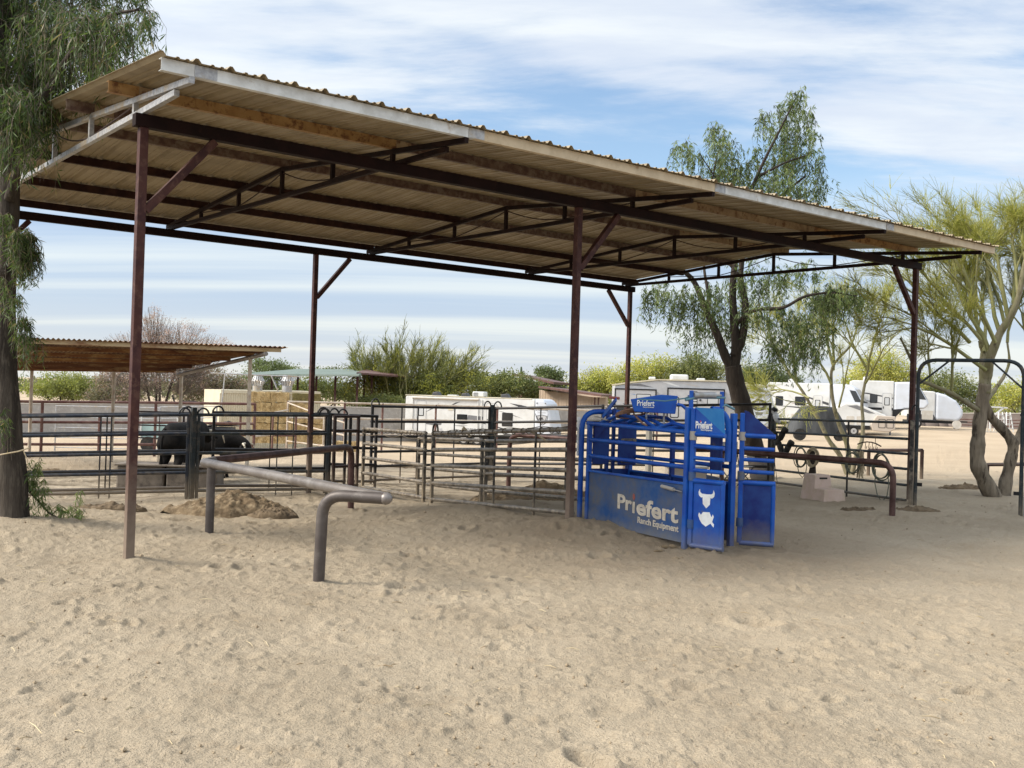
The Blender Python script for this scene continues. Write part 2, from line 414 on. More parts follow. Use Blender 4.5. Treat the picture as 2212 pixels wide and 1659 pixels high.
W = bpy.data.worlds.new('World'); SC.world = W; W.use_nodes = True
nt = W.node_tree; N = nt.nodes; Lk = nt.links; bg = N['Background']; bg.inputs['Strength'].default_value = .15
sky = N.new('ShaderNodeTexSky'); sky.sky_type = 'NISHITA'; sky.sun_disc = False; sky.sun_elevation = SUN_EL; sky.sun_rotation = SUN_AZ
sky.air_density = 1.1; sky.dust_density = .8; sky.ozone_density = 2.0
tc = N.new('ShaderNodeTexCoord'); sx = N.new('ShaderNodeSeparateXYZ'); Lk.new(tc.outputs['Generated'], sx.inputs[0])
def mth(op, a, b=None, c=None):
    q = N.new('ShaderNodeMath'); q.operation = op
    for i, v in enumerate((a, b, c)):
        if v is None: continue
        if isinstance(v, (int, float)): q.inputs[i].default_value = v
        else: Lk.new(v, q.inputs[i])
    return q.outputs[0]
zz = mth('MAXIMUM', sx.outputs['Z'], 0.0); den = mth('ADD', zz, .085)
ux = mth('DIVIDE', sx.outputs['X'], den); uy = mth('DIVIDE', sx.outputs['Y'], den)
cb = N.new('ShaderNodeCombineXYZ'); Lk.new(ux, cb.inputs[0]); Lk.new(uy, cb.inputs[1])
def wn(scale, sxy, det, rough, loc=(0, 0, 0), rot=0, dist=0):
    mp = N.new('ShaderNodeMapping'); mp.inputs['Scale'].default_value = (*sxy, 1); mp.inputs['Location'].default_value = loc; mp.inputs['Rotation'].default_value = (0, 0, rot)
    Lk.new(cb.outputs[0], mp.inputs[0]); n = N.new('ShaderNodeTexNoise'); n.inputs['Scale'].default_value = scale
    n.inputs['Detail'].default_value = det; n.inputs['Roughness'].default_value = rough; n.inputs['Distortion'].default_value = dist
    Lk.new(mp.outputs[0], n.inputs['Vector']); return n.outputs['Fac']
def rngw(v, a, b, lo=0, hi=1):
    q = N.new('ShaderNodeMapRange'); q.interpolation_type = 'SMOOTHSTEP'
    q.inputs['From Min'].default_value = a; q.inputs['From Max'].default_value = b; q.inputs['To Min'].default_value = lo; q.inputs['To Max'].default_value = hi
    Lk.new(v, q.inputs['Value']); return q.outputs['Result']
big = wn(.55, (.62, 1.0), 5, .55, SKYLOC, R(24), .25)
fib = wn(1.3, (.5, 1.15), 9, .66, (3.1, 1.7, 0), R(28), .35)
cov = mth('MULTIPLY_ADD', fib, .36, mth('MULTIPLY', big, .84))
cov = rngw(cov, .47, .60)
streak = rngw(wn(.9, (.12, 1.0), 5, .55, (7.3, .4, 0), R(-3), .2), .40, .66)
low = rngw(sx.outputs['Z'], .13, .22)             # the cloud deck is banded near the horizon
mx = N.new('ShaderNodeMix'); Lk.new(low, mx.inputs[0]); mx.inputs[2].default_value = .90; Lk.new(cov, mx.inputs[3])
thick = wn(2.2, (.4, 1), 7, .6, (1.2, 5.5, 0), R(20), .3)
cl = N.new('ShaderNodeMix'); cl.data_type = 'RGBA'; Lk.new(rngw(thick, .35, .7), cl.inputs['Factor'])
ci = [i for i in cl.inputs if i.type == 'RGBA']; ci[0].default_value = (2.45, 2.7, 3.1, 1); ci[1].default_value = (3.2, 3.35, 3.4, 1)
bd = N.new('ShaderNodeMix'); bd.data_type = 'RGBA'; Lk.new(streak, bd.inputs['Factor']); bi = [i for i in bd.inputs if i.type == 'RGBA']
bi[0].default_value = (1.45, 1.9, 2.65, 1); bi[1].default_value = (2.75, 2.95, 3.05, 1)
lw = N.new('ShaderNodeMix'); lw.data_type = 'RGBA'; Lk.new(low, lw.inputs['Factor']); li = [i for i in lw.inputs if i.type == 'RGBA']
Lk.new([o for o in bd.outputs if o.type == 'RGBA'][0], li[0]); Lk.new([o for o in cl.outputs if o.type == 'RGBA'][0], li[1])
warm = N.new('ShaderNodeMix'); warm.data_type = 'RGBA'; wi = [i for i in warm.inputs if i.type == 'RGBA']
Lk.new(rngw(sx.outputs['Z'], .14, .0, 0, .5), warm.inputs['Factor']); Lk.new([o for o in lw.outputs if o.type == 'RGBA'][0], wi[0]); wi[1].default_value = (2.95, 2.9, 2.75, 1)
# thin cloud glows round the sun; unseen overhead and rear sky boosted as fill
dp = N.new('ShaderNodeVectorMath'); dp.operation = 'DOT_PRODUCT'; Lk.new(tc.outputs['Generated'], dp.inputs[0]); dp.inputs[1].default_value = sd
glow_fill = mth('MULTIPLY', mth('MULTIPLY', rngw(dp.outputs['Value'], .25, .9, 1.0, 1.6), rngw(sx.outputs['Z'], .36, .6, 1.0, 1.5)), rngw(sx.outputs['Y'], .3, -.4, 1.0, 1.1))
gm = N.new('ShaderNodeVectorMath'); gm.operation = 'SCALE'; Lk.new([o for o in warm.outputs if o.type == 'RGBA'][0], gm.inputs[0]); Lk.new(glow_fill, gm.inputs['Scale'])
fm = N.new('ShaderNodeMix'); fm.data_type = 'RGBA'; fi = [i for i in fm.inputs if i.type == 'RGBA']
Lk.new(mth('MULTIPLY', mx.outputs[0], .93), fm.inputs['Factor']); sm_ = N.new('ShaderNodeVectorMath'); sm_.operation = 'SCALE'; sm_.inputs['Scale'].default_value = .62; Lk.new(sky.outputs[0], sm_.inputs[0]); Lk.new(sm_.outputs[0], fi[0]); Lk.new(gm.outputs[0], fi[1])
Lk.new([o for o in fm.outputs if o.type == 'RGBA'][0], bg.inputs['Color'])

# ------------------------------------------------------------------ the shed's plan
TH = .8971
EV = Vector((math.sin(TH), math.cos(TH), 0)); UV = Vector((-math.cos(TH), math.sin(TH), 0)); ZV = Vector((0, 0, 1))
A0 = Vector((-3.551, 9.715, 0))
def Sh(t, w, z): return A0 + EV * t + UV * w + ZV * z

# ------------------------------------------------------------------ ground
T2_, L_n = 5.545, 13.576
f2 = Sh(5.545, 0, 0)
BUMPS += [(f2.x, f2.y, .06, .8, .7), (1.35, 12.9, .03, .9, 1.2), (2.6, 11.8, .02, 1.1, .7), (-5.75, 11.9, .10, .75, .6), (-5.3, 11.1, .08, .7, .5),
          (-3.5, 9.75, .03, .35, .35), (7.1, 18.3, .06, .8, .6), (-2.0, 8.2, .05, 2.2, .7)]
for t_, w_ in ((0, 0), (T2_, 0), (L_n, 0), (T2_, 7.065)):
    q_ = Sh(t_, w_, 0); BUMPS.append((q_.x + .05, q_.y - .05, .045, .26, .26))
def ground():
    ys = [-60, -30, -12, -4, 0, 1.2, 2.2]; y = 3.0
    while y < 34: ys.append(y); y += max(.009, y * y / (1.75 * 1000) * .62)
    while y < 5000: ys.append(y); y *= 1.05
    uin = np.linspace(-.78, .78, 1230); uo = .78 * 1.16 ** np.arange(1, 24)
    us = np.r_[-uo[::-1], uin, uo]
    Yg, Ug = np.meshgrid(np.array(ys), us, indexing='ij'); Xg = Ug * np.maximum(Yg + .6, 4.0)
    Z = gzv(Xg, Yg)
    m = (Yg > 2) & (Yg < 60) & (np.abs(Ug) < .85)
    fade = np.clip((60 - Yg) / 30, 0, 1) * np.clip((.85 - np.abs(Ug)) / .08, 0, 1)
    near = np.clip((24 - Yg) / 10, 0, 1)
    D = .085 * fbm(Xg, Yg, 1.5, 3, 3) + .036 * fbm(Xg + .3 * Yg, Yg, .40, 4, 21, .65)
    cm_ = np.clip(.25 + 2.4 * (fbm(Xg, Yg, 1.1, 3, 140) + .08), 0, 1.3)
    D += cm_ * dents(Xg, Yg, .34, 40, .034, .085, .6) + dents(Xg, Yg, .85, 60, .060, .14, .32)
    D += near * (.030 * np.abs(fbm(Xg, Yg, .26, 3, 180, .6)) + .030 * fbm(Xg, Yg, .13, 4, 80, .7) + np.clip(vn(Xg / .10, Yg / .10, 199) - .66, 0, 1) * .10 * vn(Xg / .7, Yg / .7, 15) + np.clip(vn(Xg / .05, Yg / .05, 99) - .62, 0, 1) * .055 * vn(Xg / .5, Yg / .5, 5))
    Z = Z + np.where(m, D, 0) * fade
    n0, n1 = Yg.shape; idx = np.arange(n0 * n1).reshape(n0, n1)
    F = np.stack([idx[:-1, :-1], idx[:-1, 1:], idx[1:, 1:], idx[1:, :-1]], -1).reshape(-1, 4)
    o = npmesh('ground', np.stack([Xg, Yg, Z], -1), F, None, None, None, True)
    M = bpy.data.materials.new('sand'); M.use_nodes = True; nt = M.node_tree; N = nt.nodes; Lk = nt.links; b = N['Principled BSDF']
    b.inputs['Roughness'].default_value = .95; b.inputs['Specular IOR Level'].default_value = .15
    tc = N.new('ShaderNodeTexCoord')
    def ns(sc, det=8, ro=.6, stretch=None):
        n = N.new('ShaderNodeTexNoise'); n.inputs['Scale'].default_value = sc; n.inputs['Detail'].default_value = det; n.inputs['Roughness'].default_value = ro
        if stretch:
            mp = N.new('ShaderNodeMapping'); mp.inputs['Scale'].default_value = stretch; Lk.new(tc.outputs['Object'], mp.inputs[0]); Lk.new(mp.outputs[0], n.inputs['Vector'])
        else: Lk.new(tc.outputs['Object'], n.inputs['Vector'])
        return n.outputs['Fac']
    def mr(v, a, z, lo=0, hi=1):
        q = N.new('ShaderNodeMapRange'); q.inputs['From Min'].default_value = a; q.inputs['From Max'].default_value = z
        q.inputs['To Min'].default_value = lo; q.inputs['To Max'].default_value = hi; Lk.new(v, q.inputs['Value']); return q.outputs['Result']
    def mix(f, A, B):
        q = N.new('ShaderNodeMix'); q.data_type = 'RGBA'; Lk.new(f, q.inputs['Factor']); I = [k for k in q.inputs if k.type == 'RGBA']
        for v, i in ((A, I[0]), (B, I[1])):
            if isinstance(v, tuple): i.default_value = (*v, 1)
            else: Lk.new(v, i)
        return [k for k in q.outputs if k.type == 'RGBA'][0]
    c = mix(mr(ns(.55, 6), .38, .62), (.315, .256, .180), (.385, .317, .228))
    c = mix(mr(ns(2.3, 9, .7), .55, .72, 0, .6), c, (.29, .22, .145))
    c = mix(mr(ns(26, 6, .7), .52, .7, 0, .6), c, (.40, .332, .238))
    c = mix(mr(ns(60, 4, .7), .54, .68, 0, .65), c, (.23, .18, .12))
    # trampled dung in the pens behind the panels
    sp = N.new('ShaderNodeSeparateXYZ'); Lk.new(tc.outputs['Object'], sp.inputs[0])
    def sm(v, a, z):
        q = N.new('ShaderNodeMapRange'); q.interpolation_type = 'SMOOTHSTEP'; q.inputs['From Min'].default_value = a; q.inputs['From Max'].default_value = z
        Lk.new(v, q.inputs['Value']); return q.outputs['Result']
    def mul(a, bb):
        q = N.new('ShaderNodeMath'); q.operation = 'MULTIPLY'; Lk.new(a, q.inputs[0])
        if isinstance(bb, float): q.inputs[1].default_value = bb
        else: Lk.new(bb, q.inputs[1])
        return q.outputs[0]
    pen = mul(mul(sm(sp.outputs['Y'], 17, 20), sm(sp.outputs['Y'], 33, 24)), sm(sp.outputs['X'], 3.0, -2.0))
    c = mix(mul(pen, mr(ns(1.6, 9, .75, (.6, 1, 1)), .44, .58)), c, (.13, .10, .065))
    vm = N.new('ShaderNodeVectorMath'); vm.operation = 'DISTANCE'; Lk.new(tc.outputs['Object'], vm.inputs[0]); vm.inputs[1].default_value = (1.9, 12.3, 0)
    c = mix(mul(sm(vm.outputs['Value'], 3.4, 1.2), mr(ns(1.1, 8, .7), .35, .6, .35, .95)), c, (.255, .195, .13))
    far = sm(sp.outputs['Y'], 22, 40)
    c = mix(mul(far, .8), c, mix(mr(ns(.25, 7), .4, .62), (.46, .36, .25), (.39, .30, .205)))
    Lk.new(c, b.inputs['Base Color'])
    bp = N.new('ShaderNodeBump'); bp.inputs['Strength'].default_value = 1.0; bp.inputs['Distance'].default_value = .02; Lk.new(ns(75, 3, .6), bp.inputs['Height'])
    bp2 = N.new('ShaderNodeBump'); bp2.inputs['Strength'].default_value = .7; bp2.inputs['Distance'].default_value = .04; Lk.new(ns(12, 7, .7), bp2.inputs['Height'])
    Lk.new(bp.outputs[0], bp2.inputs['Normal']); Lk.new(bp2.outputs[0], b.inputs['Normal'])
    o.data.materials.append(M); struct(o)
ground()

# ------------------------------------------------------------------ open shade shelter
ZB = 4.131; BD = .125; ZT = ZB + BD                  # underside and top of the main beams
LEN, WID, T2 = 13.576, 7.065, 5.545
WF, WK = -1.16, 7.25                                 # first and last purlin
WP = [WK + (WF - WK) * i / 6 for i in range(7)]      # purlin lines from the back eave to the front fascia
TT = [0.0, 2.9, 6.75, 10.65, LEN - .03]              # truss lines
ridge = WP[3]
def gap(w): return .035 + .33 * max(0, 1 - abs(w - ridge) / (ridge - WF))
def zch(w): return ZT + .062 + gap(w)                # top of the top chord
sh = thing('shade_shelter', 'long open shelter with a ribbed metal roof on maroon square posts', 'shelter', A0)
eu = (EV.x, EV.y)
for (t, w) in ((0, 0), (T2, 0), (LEN, 0), (0, WID), (T2, WID), (LEN, WID)):
    p = Sh(t, w, 0); zb = gz(p.x, p.y) - .15
    po = MB().post(Sh(t, w, zb), Sh(t, w, ZB + .001), .082, eu).build('post', 'maroon', sh, bevel=.006)
    s = -1 if t == LEN else 1
    a, b = Sh(t + s * .04, w, ZB - .78), Sh(t + s * .70, w, ZB - .01)
    MB().bar(a, b, .075, .075, UV).build('brace', 'maroon', sh, bevel=.005)
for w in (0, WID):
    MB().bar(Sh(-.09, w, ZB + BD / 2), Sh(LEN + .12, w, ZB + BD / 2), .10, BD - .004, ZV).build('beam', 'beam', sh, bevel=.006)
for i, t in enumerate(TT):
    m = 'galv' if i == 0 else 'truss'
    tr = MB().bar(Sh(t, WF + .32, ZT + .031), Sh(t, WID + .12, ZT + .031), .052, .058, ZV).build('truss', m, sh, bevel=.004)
    tag_l = 'galvanised end truss' if i == 0 else 'dark rusty truss'
    tr['label'] = tag_l
    ch = MB().bar(Sh(t, WF - .03, zch(WF - .03) - .029), Sh(t, ridge - .004, zch(ridge) - .029), .05, .058, ZV)
    ch.bar(Sh(t, ridge + .004, zch(ridge) - .029), Sh(t, WK + .05, zch(WK + .05) - .029), .05, .058, ZV).build('top_chord', m, tr, bevel=.004)
    for w in WP[1:6]:
        MB().bar(Sh(t, w, ZT + .061), Sh(t, w, zch(w) - .059), .048, .048, UV).build('web_post', m, tr)
    rd = MB()
    for j, (a, b) in enumerate(zip(WP[1:5], WP[2:6])):
        lo, hi = (a, b) if j % 2 else (b, a)
        q = [Sh(t, lo + (hi - lo) * k / 6, ZT + .07 + (zch(hi) - .07 - ZT - .07) * k / 6 - .03 * math.sin(math.pi * k / 6) * (j % 3)) for k in range(7)]
        rd.tube(q, .009, 6)
    rd.build('tie_rod', 'rod', tr)
PCOL = [['purlin_maroon'] * 4, ['purlin_maroon'] * 4, ['purlin_maroon', 'purlin_maroon', 'purlin_dark', 'purlin_dark'], ['purlin_dark', 'purlin_dark', 'purlin_dark', 'purlin_tan'],
        ['purlin_dark', 'purlin_tan', 'purlin_dark', 'purlin_tan'], ['purlin_orange', 'purlin_dark', 'purlin_tan', 'purlin_orange'],
        ['fascia_white', 'fascia_tan', 'fascia_white', 'fascia_tan']]
T0, T1 = -.30, 14.02
PH = .105
for i, w in enumerate(WP):
    cuts = [T0 + .03] + [t + .10 for t in TT[1:4]] + [T1 - .02]
    for j in range(4):
        o_ = MB()
        a, b = cuts[j] + .002, cuts[j + 1] - .002
        z0 = zch(w) + .002
        def pr(d0, d1, z0_, z1_):
            vs = [Sh(t, w + d, z) for t in (a, b) for d, z in ((d0, z0_), (d1, z0_), (d1, z1_), (d0, z1_))]
            o_.add(vs, [(3, 2, 1, 0), (4, 5, 6, 7), (0, 1, 5, 4), (1, 2, 6, 5), (2, 3, 7, 6), (3, 0, 4, 7)])
        pr(-.030, -.026, z0, z0 + PH); pr(-.026, .03, z0, z0 + .004); pr(-.026, .03, z0 + PH - .004, z0 + PH)
        o_.build('fascia_board' if i == 6 else 'purlin', PCOL[i][j], sh)
    if i in (6, 5, 4):                                  # splice plates over the trusses
        for t in TT[:4]:
            MB().bar(Sh(t + .02, w - .034, zch(w) + .003 + PH / 2), Sh(t + .22, w - .034, zch(w) + .003 + PH / 2), .004, PH - .008, ZV).build('splice_plate', 'galv' if i == 6 else 'purlin_tan', sh)
prof = []
t = T0
ribs = 47; per = (T1 - T0) / ribs
for k in range(ribs):
    for d, h in ((0, .034), (.024, .034), (.052, 0), (.135, 0), (.140, .012), (.160, .012), (.170, 0), (.215, 0), (.225, .012), (.245, .012), (.255, 0)):
        prof.append((T0 + (k + d / .305) * per, h))
    prof.append((T0 + (k + .277 / .305) * per, 0))
prof.append((T1, .034))
def zr(w): return zch(w) + PH + .004
for (w0, w1) in ((WF - .09, ridge), (ridge, WK + .22)):
    V = []; F = []
    for i_, (w, dz) in enumerate(((w0, 0), (w1, 0))):
        for tt, h in prof: V.append(tuple(Sh(tt, w, zr(w) + h)))
    n_ = len(prof)
    for i_ in (0, 1):
        w = (w0, w1)[i_]
        for tt, h in prof: V.append(tuple(Sh(tt, w, zr(w) + h + .0025)))
    for k in range(n_ - 1):
        F.append((k, k + 1, n_ + k + 1, n_ + k)); F.append((2 * n_ + k, 3 * n_ + k, 3 * n_ + k + 1, 2 * n_ + k + 1))
        F.append((k, 2 * n_ + k, 2 * n_ + k + 1, k + 1)); F.append((n_ + k, n_ + k + 1, 3 * n_ + k + 1, 3 * n_ + k))
    F.append((0, n_, 3 * n_, 2 * n_)); F.append((n_ - 1, 3 * n_ - 1, 4 * n_ - 1, 2 * n_ - 1))
    me = bpy.data.meshes.new('roof_sheet'); me.from_pydata(V, [], F); me.update()
    link('roof_sheet', me, 'sheet', sh)
# ------------------------------------------------------------------ corral panels
def lerp(a, b, t): return a + (b - a) * t
def arch_loop(mb, c, d, wd=.17, h=.11, r=.018):
    c, d = Vector(c), Vector(d).normalized()
    mb.tube([c + d * (wd / 2 * -math.cos(math.pi * k / 8)) + ZV * (h * math.sin(math.pi * k / 8)) for k in range(9)], r, 6)

def panel(label, p, q, zs, m, group, stays=(), r=.029, ends=(1, 1), rm=None, loops=(0, 0), name='corral_panel', cat='corral panel', bz=None, zpost=None):
    p, q = Vector(p), Vector(q)
    if bz: p.z, q.z = bz
    t = thing(name, label, cat, p, group); d = (q - p); dh = Vector((d.x, d.y, 0)).normalized(); zt = zpost or zs[-1]
    for e, f, s in ((p, ends[0], 1), (q, ends[1], -1)):
        if f: MB().bar(e + dh * .03 * s - ZV * .08, e + dh * .03 * s + ZV * (zt - .0), .055, .055, dh).build('post', m, t, bevel=.012)
    for z in zs:
        a, b = p + ZV * z, q + ZV * z
        if z == zs[-1] and ends == (1, 1): a, b = a + ZV * .012, b + ZV * .012
        MB().tube([a, lerp(a, b, .5), b], r, 8).build('rail', rm or m, t, True)
    for f in stays:
        a = lerp(p, q, f); MB().bar(a + ZV * (zs[0] - .1), a + ZV * zs[-1], .028, .02, dh).build('stay', m, t)
    for e, f, s in ((p, loops[0], 1), (q, loops[1], -1)):
        if f:
            b_ = MB(); arch_loop(b_, e + dh * .10 * s + ZV * zt, dh, .2, .13); b_.build('latch_loop', m, t, True)
    return t

PZ = [.13, .45, .79, 1.13, 1.45]
gA = 'steel panels round the cattle pen'
a0, a1, a2 = G(-260, 1092), G(413, 1076), G(708, 1071)
panel('long dark corral panel left of the maroon corner post, in front of the cattle', a0, a1 - EV * .06, PZ, 'panel_blue', gA, (.36, .70, .735), loops=(0, 1))
panel('dark corral panel between the grey green gate post and the leaning brown pipe', a1 + EV * .06, a2, PZ, 'panel_green', gA, (.60, .72), loops=(1, 1))
bk = Vector((.05, .62, 0))
panel('second dark panel hung close behind the long left panel', on(a0 + bk), on(a1 + bk - EV * .25), [z + .02 for z in PZ], 'panel_black', gA, (.69,), loops=(0, 1))
panel('second dark panel hung close behind the middle pen panel', on(a1 + bk + EV * .1), on(a2 + bk - EV * .22), [z + .02 for z in PZ], 'panel_black', gA, (.5,), loops=(1, 1))
gp = thing('gate_post', 'grey green square steel post where the two pen panels meet', 'post', a1)
MB().bar(a1 - ZV * .1, a1 + ZV * 1.58, .085, .085, UV).build('tube', 'panel_green', gp, bevel=.01)
MB().bar(a1 + ZV * 1.581, a1 + ZV * 1.587, .088, .088, UV).build('cap', 'panel_green', gp)
b1, b2 = G(716, 1066), G(772, 1062)
panel('narrow dark panel squeezed between the pen panel and the roping alley', b1, b2, [.13, .5, .85, 1.17, 1.43], 'panel_brown', gA, ())
for i, (x, y, l) in enumerate(((660, 1062, 'short'), (745, 1052, 'stub'))):
    pass
k1 = on(b1 + Vector((-.35, 1.5, 0))); k2 = on(b2 + Vector((-.05, 1.35, 0)))
panel('dark panel set back behind the narrow one with three posts close together', k1, k1 + (k2 - k1) * .48, [.12, .46, .8, 1.14, 1.45], 'panel_black', gA, loops=(1, 1))
panel('dark panel set back beside the alley corner, doubled against its neighbour', k1 + (k2 - k1) * .53, k2 + Vector((.2, .2, 0)), [.12, .46, .8, 1.14, 1.45], 'panel_black', gA)

# the steer alley that feeds the chute
gC = 'pipe panels of the roping alley'
CZ = [.10, .37, .66, .93, 1.20]
c0, c1, c2, c3 = G(781, 1063), G(916, 1088), G(930, 1091), on((.85, 13.48))
pc1 = panel('far half of the near alley side, pale worn pipe rails with a wrapped top rail', c0, c1, CZ, 'alley_post', gC, rm='alley', r=.032, zpost=1.24)
pc2 = panel('near half of the near alley side, pale pipe rails running up to the chute', c2, c3, CZ, 'alley_post', gC, (.50, .77), rm='alley', r=.031, ends=(1, 0), zpost=1.24, loops=(1, 0))
dd = (c3 - c0); dd.z = 0; dd.normalize(); pp = Vector((-dd.y, dd.x, 0))
def dof(v, s=0): 
    w = v + pp * .74 + dd * s; return Vector((w.x, w.y, v.z - .13))
d0, d1, d2, d3 = dof(c0, .9), dof(lerp(c2, c3, .10)), dof(lerp(c2, c3, .12)), dof(c3, .3)
panel('far half of the back alley side, dark pipe rails caked with dirt', d0, d1, CZ, 'alley_post', gC, rm='alley', r=.028, bz=(d0.z, d1.z))
panel('near half of the back alley side, dirty pipe rails behind the pale ones', d2, d3, CZ, 'alley_post', gC, (.6,), rm='alley', r=.03, ends=(1, 0), bz=(d2.z, d3.z))
for i, v in enumerate((c0 + pp * .25, c0 + pp * .5)):
    pass
# rope lashed round the alley's top rail
rp = MB()
path = [c0 + ZV * 1.215, c1 + ZV * 1.215, c2 + ZV * 1.215, c3 + ZV * 1.215]
for s0, s1, n in ((c0, c1, 13), (c2, c3, 17)):
    d = (s1 - s0).normalized(); a = d.cross(ZV).normalized(); b = a.cross(d)
    for k in range(n):
        c = lerp(s0, s1, (k + .5 + rnd.uniform(-.2, .2)) / n) + ZV * 1.195 + d * 0
        rp.torus(c, (a + d * rnd.uniform(-.3, .3)), b, .040, .006, 10, 5)
    for off in (.035,):
        rp.tube([lerp(s0, s1, k / 24) + ZV * (1.235 + .012 * math.sin(k * 1.3 + off * 50)) + a * (off - .03) for k in range(25)], .007, 5)
    rp.tube([lerp(s0, s1, k / 24) + ZV * (1.15 - (.05 if s0 is c0 else .01) * abs(math.sin(k * .4))) + a * .03 for k in range(25)], .006, 5)
tag(rp.build('rope_lashing', 'rope_brown', None, True), 'brown rope wound along the top rail of the steer alley', 'rope')
rg = MB(); q = lerp(c2, c3, .25) + ZV * 1.23
rg.tube([q, q + Vector((.02, -.05, .05)), q + Vector((.09, -.08, -.02)), q + Vector((.13, -.1, -.09))], .022, 6)
q = lerp(c2, c3, .72) + ZV * 1.2
rg.tube([q, q + Vector((.12, -.02, -.05)), q + Vector((.25, -.03, -.13))], .016, 6)
tag(rg.build('rag', 'rope_tan', None, True), 'frayed tan cloth ends tied on the alley top rail', 'rag')

# tall dark panels across the back of the pens
gE = 'tall dark panels behind the alley'
EZ = [.10, .40, .72, 1.05, 1.38, 1.70]
e0, e1, e2, e3 = G(797, 1047), G(1059, 1037), G(1300, 1041), G(1662, 1049)
panel('tall black panel with a rounded hooked corner, in front of the white trailer', e0, e1 - Vector((.04, 0, 0)), EZ, 'panel_black', gE, (.24, .37, .68), loops=(1, 1), zpost=1.75)
panel('tall black panel in front of the trailer nose, left of the middle post', e1 + Vector((.04, 0, 0)), e2, EZ, 'panel_black', gE, (.44,), loops=(1, 0), zpost=1.75)
panel('tall black panel passing behind the blue chute', e2 + Vector((.08, 0, 0)), e3, EZ, 'panel_black', gE, (.3, .66), zpost=1.72)
gpE = MB().bar(e1 - ZV * .1, e1 + ZV * 1.80, .085, .085, (1, 0, 0)).build('tube', 'panel_green', thing('gate_post', 'grey square post in the middle of the tall black panels', 'post', e1), bevel=.01)

# panel along the shelter's right end, hung with tack
r0, r1 = G(1667, 1047), G(1956, 1088)
RZ = [.06, .32, .60, .86, 1.12, 1.40]
panel('dark six rail panel hung with ropes beside the right hand shelter post', r0, r1, RZ, 'panel_black', 'end panel of the shelter', (.61,), r=.024, ends=(0, 0), rm='panel_green')
rpst = thing('gate_post', 'dark upright post with boots stuck on its top', 'post', r0)
MB().bar(r0 - ZV * .1, r0 + ZV * 1.47, .085, .085, EV).build('tube', 'panel_green', rpst, bevel=.01)

# ------------------------------------------------------------------ heavy bent pipe barriers
def bendpath(pts, rad=.22, k=7):
    pts = [Vector(p) for p in pts]; out = [pts[0]]
    for a, b, c in zip(pts, pts[1:], pts[2:]):
        u, v = (a - b).normalized(), (c - b).normalized(); s = b + u * rad; e = b + v * rad
        for i in range(k + 1):
            t = i / k; out.append(s * (1 - t) ** 2 + b * 2 * t * (1 - t) + e * t * t)
    return out + [pts[-1]]
RH = .80
g1 = G(687, 1264); ba = thing('pipe_barrier', 'bent pipe barrier in the foreground with worn pale top rail', 'pipe barrier', g1, 'bent pipe barriers of the roping box')
top1 = Vector((g1.x + .02, g1.y, RH)); cr = atz(834, 1077, RH); fr = atz(441, 999, RH)
MB().tube(bendpath([g1 - ZV * .15, top1, cr], .20), .051, 14).build('leg_pipe', 'pipe', ba, True)
MB().tube([cr + (cr - top1).normalized() * .0, lerp(cr, fr, .5) + ZV * .006, fr], .052, 14).build('long_rail', 'pipe_worn', ba, True)
MB().torus(cr, (0, 1, 0), (0, 0, 1), .001, .056, 10, 10).build('elbow', 'pipe_worn', ba, True)
g2 = G(758, 1102); f2b = Vector((g2.x - .02, g2.y, RH + .01)); fr2 = fr + Vector((.05, .22, .01))
MB().tube(bendpath([fr2, f2b, g2 - ZV * .15], .22), .050, 14).build('far_rail', 'pipe_dark', ba, True)
g3 = on(lerp(fr, cr, .055)); MB().tube([g3 - ZV * .15, Vector((g3.x, g3.y, RH - .05))], .050, 14).build('post', 'pipe', ba, True)
MB().tube([fr, lerp(fr, fr2, 1)], .05, 12).build('elbow', 'pipe_worn', ba, True)
j1 = G(1927, 1117); k1_ = G(1098, 1060)
bb = thing('pipe_barrier', 'long brown bent pipe barrier passing behind the blue chute', 'pipe barrier', j1, 'bent pipe barriers of the roping box')
MB().tube(bendpath([j1 - ZV * .15, Vector((j1.x, j1.y, RH + .02)), Vector((k1_.x, k1_.y, RH + .08)), k1_ - ZV * .15], .26), .048, 14).build('pipe', 'pipe_dark', bb, True)
sp_ = on(lerp(k1_, j1, .62)); MB().tube([sp_ - ZV * .1, Vector((sp_.x, sp_.y, RH))], .04, 10).build('post', 'pipe_dark', bb, True)

# arched walk-through gate at the right
n1, n2 = G(1976, 1090), G(2204, 1113)
ga = thing('arch_gate', 'dark arched walk through gate frame at the right edge', 'gate frame', n1)
nt_ = 2.52; nd = (n2 - n1); nd.z = 0; nd.normalize()
MB().tube(bendpath([n1 - ZV * .1, Vector((n1.x, n1.y, nt_)), Vector((n2.x, n2.y, nt_)), n2 - ZV * .1], .30), .032, 10).build('bow', 'panel_green', ga, True)
for e, s in ((n1, 1), (n2, -1)):
    MB().bar(e + ZV * 2.06, Vector((e.x, e.y, nt_ - .02)) + nd * .48 * s, .03, .03).build('brace', 'panel_green', ga)
    MB().bar(e - nd * .075 * s - ZV * .1, e - nd * .075 * s + ZV * (1.45 if s > 0 else 1.62), .06, .06, nd).build('post', 'alley_post' if s > 0 else 'galv', ga, bevel=.008)
    lc = MB(); arch_loop(lc, e - nd * .03 * s + ZV * 1.62, nd, .12, .09, .014); lc.build('latch', 'panel_black', ga, True)
    MB().bar(e + nd * .02 * s + ZV * .35, e + nd * .11 * s + ZV * .35, .02, .06).build('hinge', 'panel_black', ga)
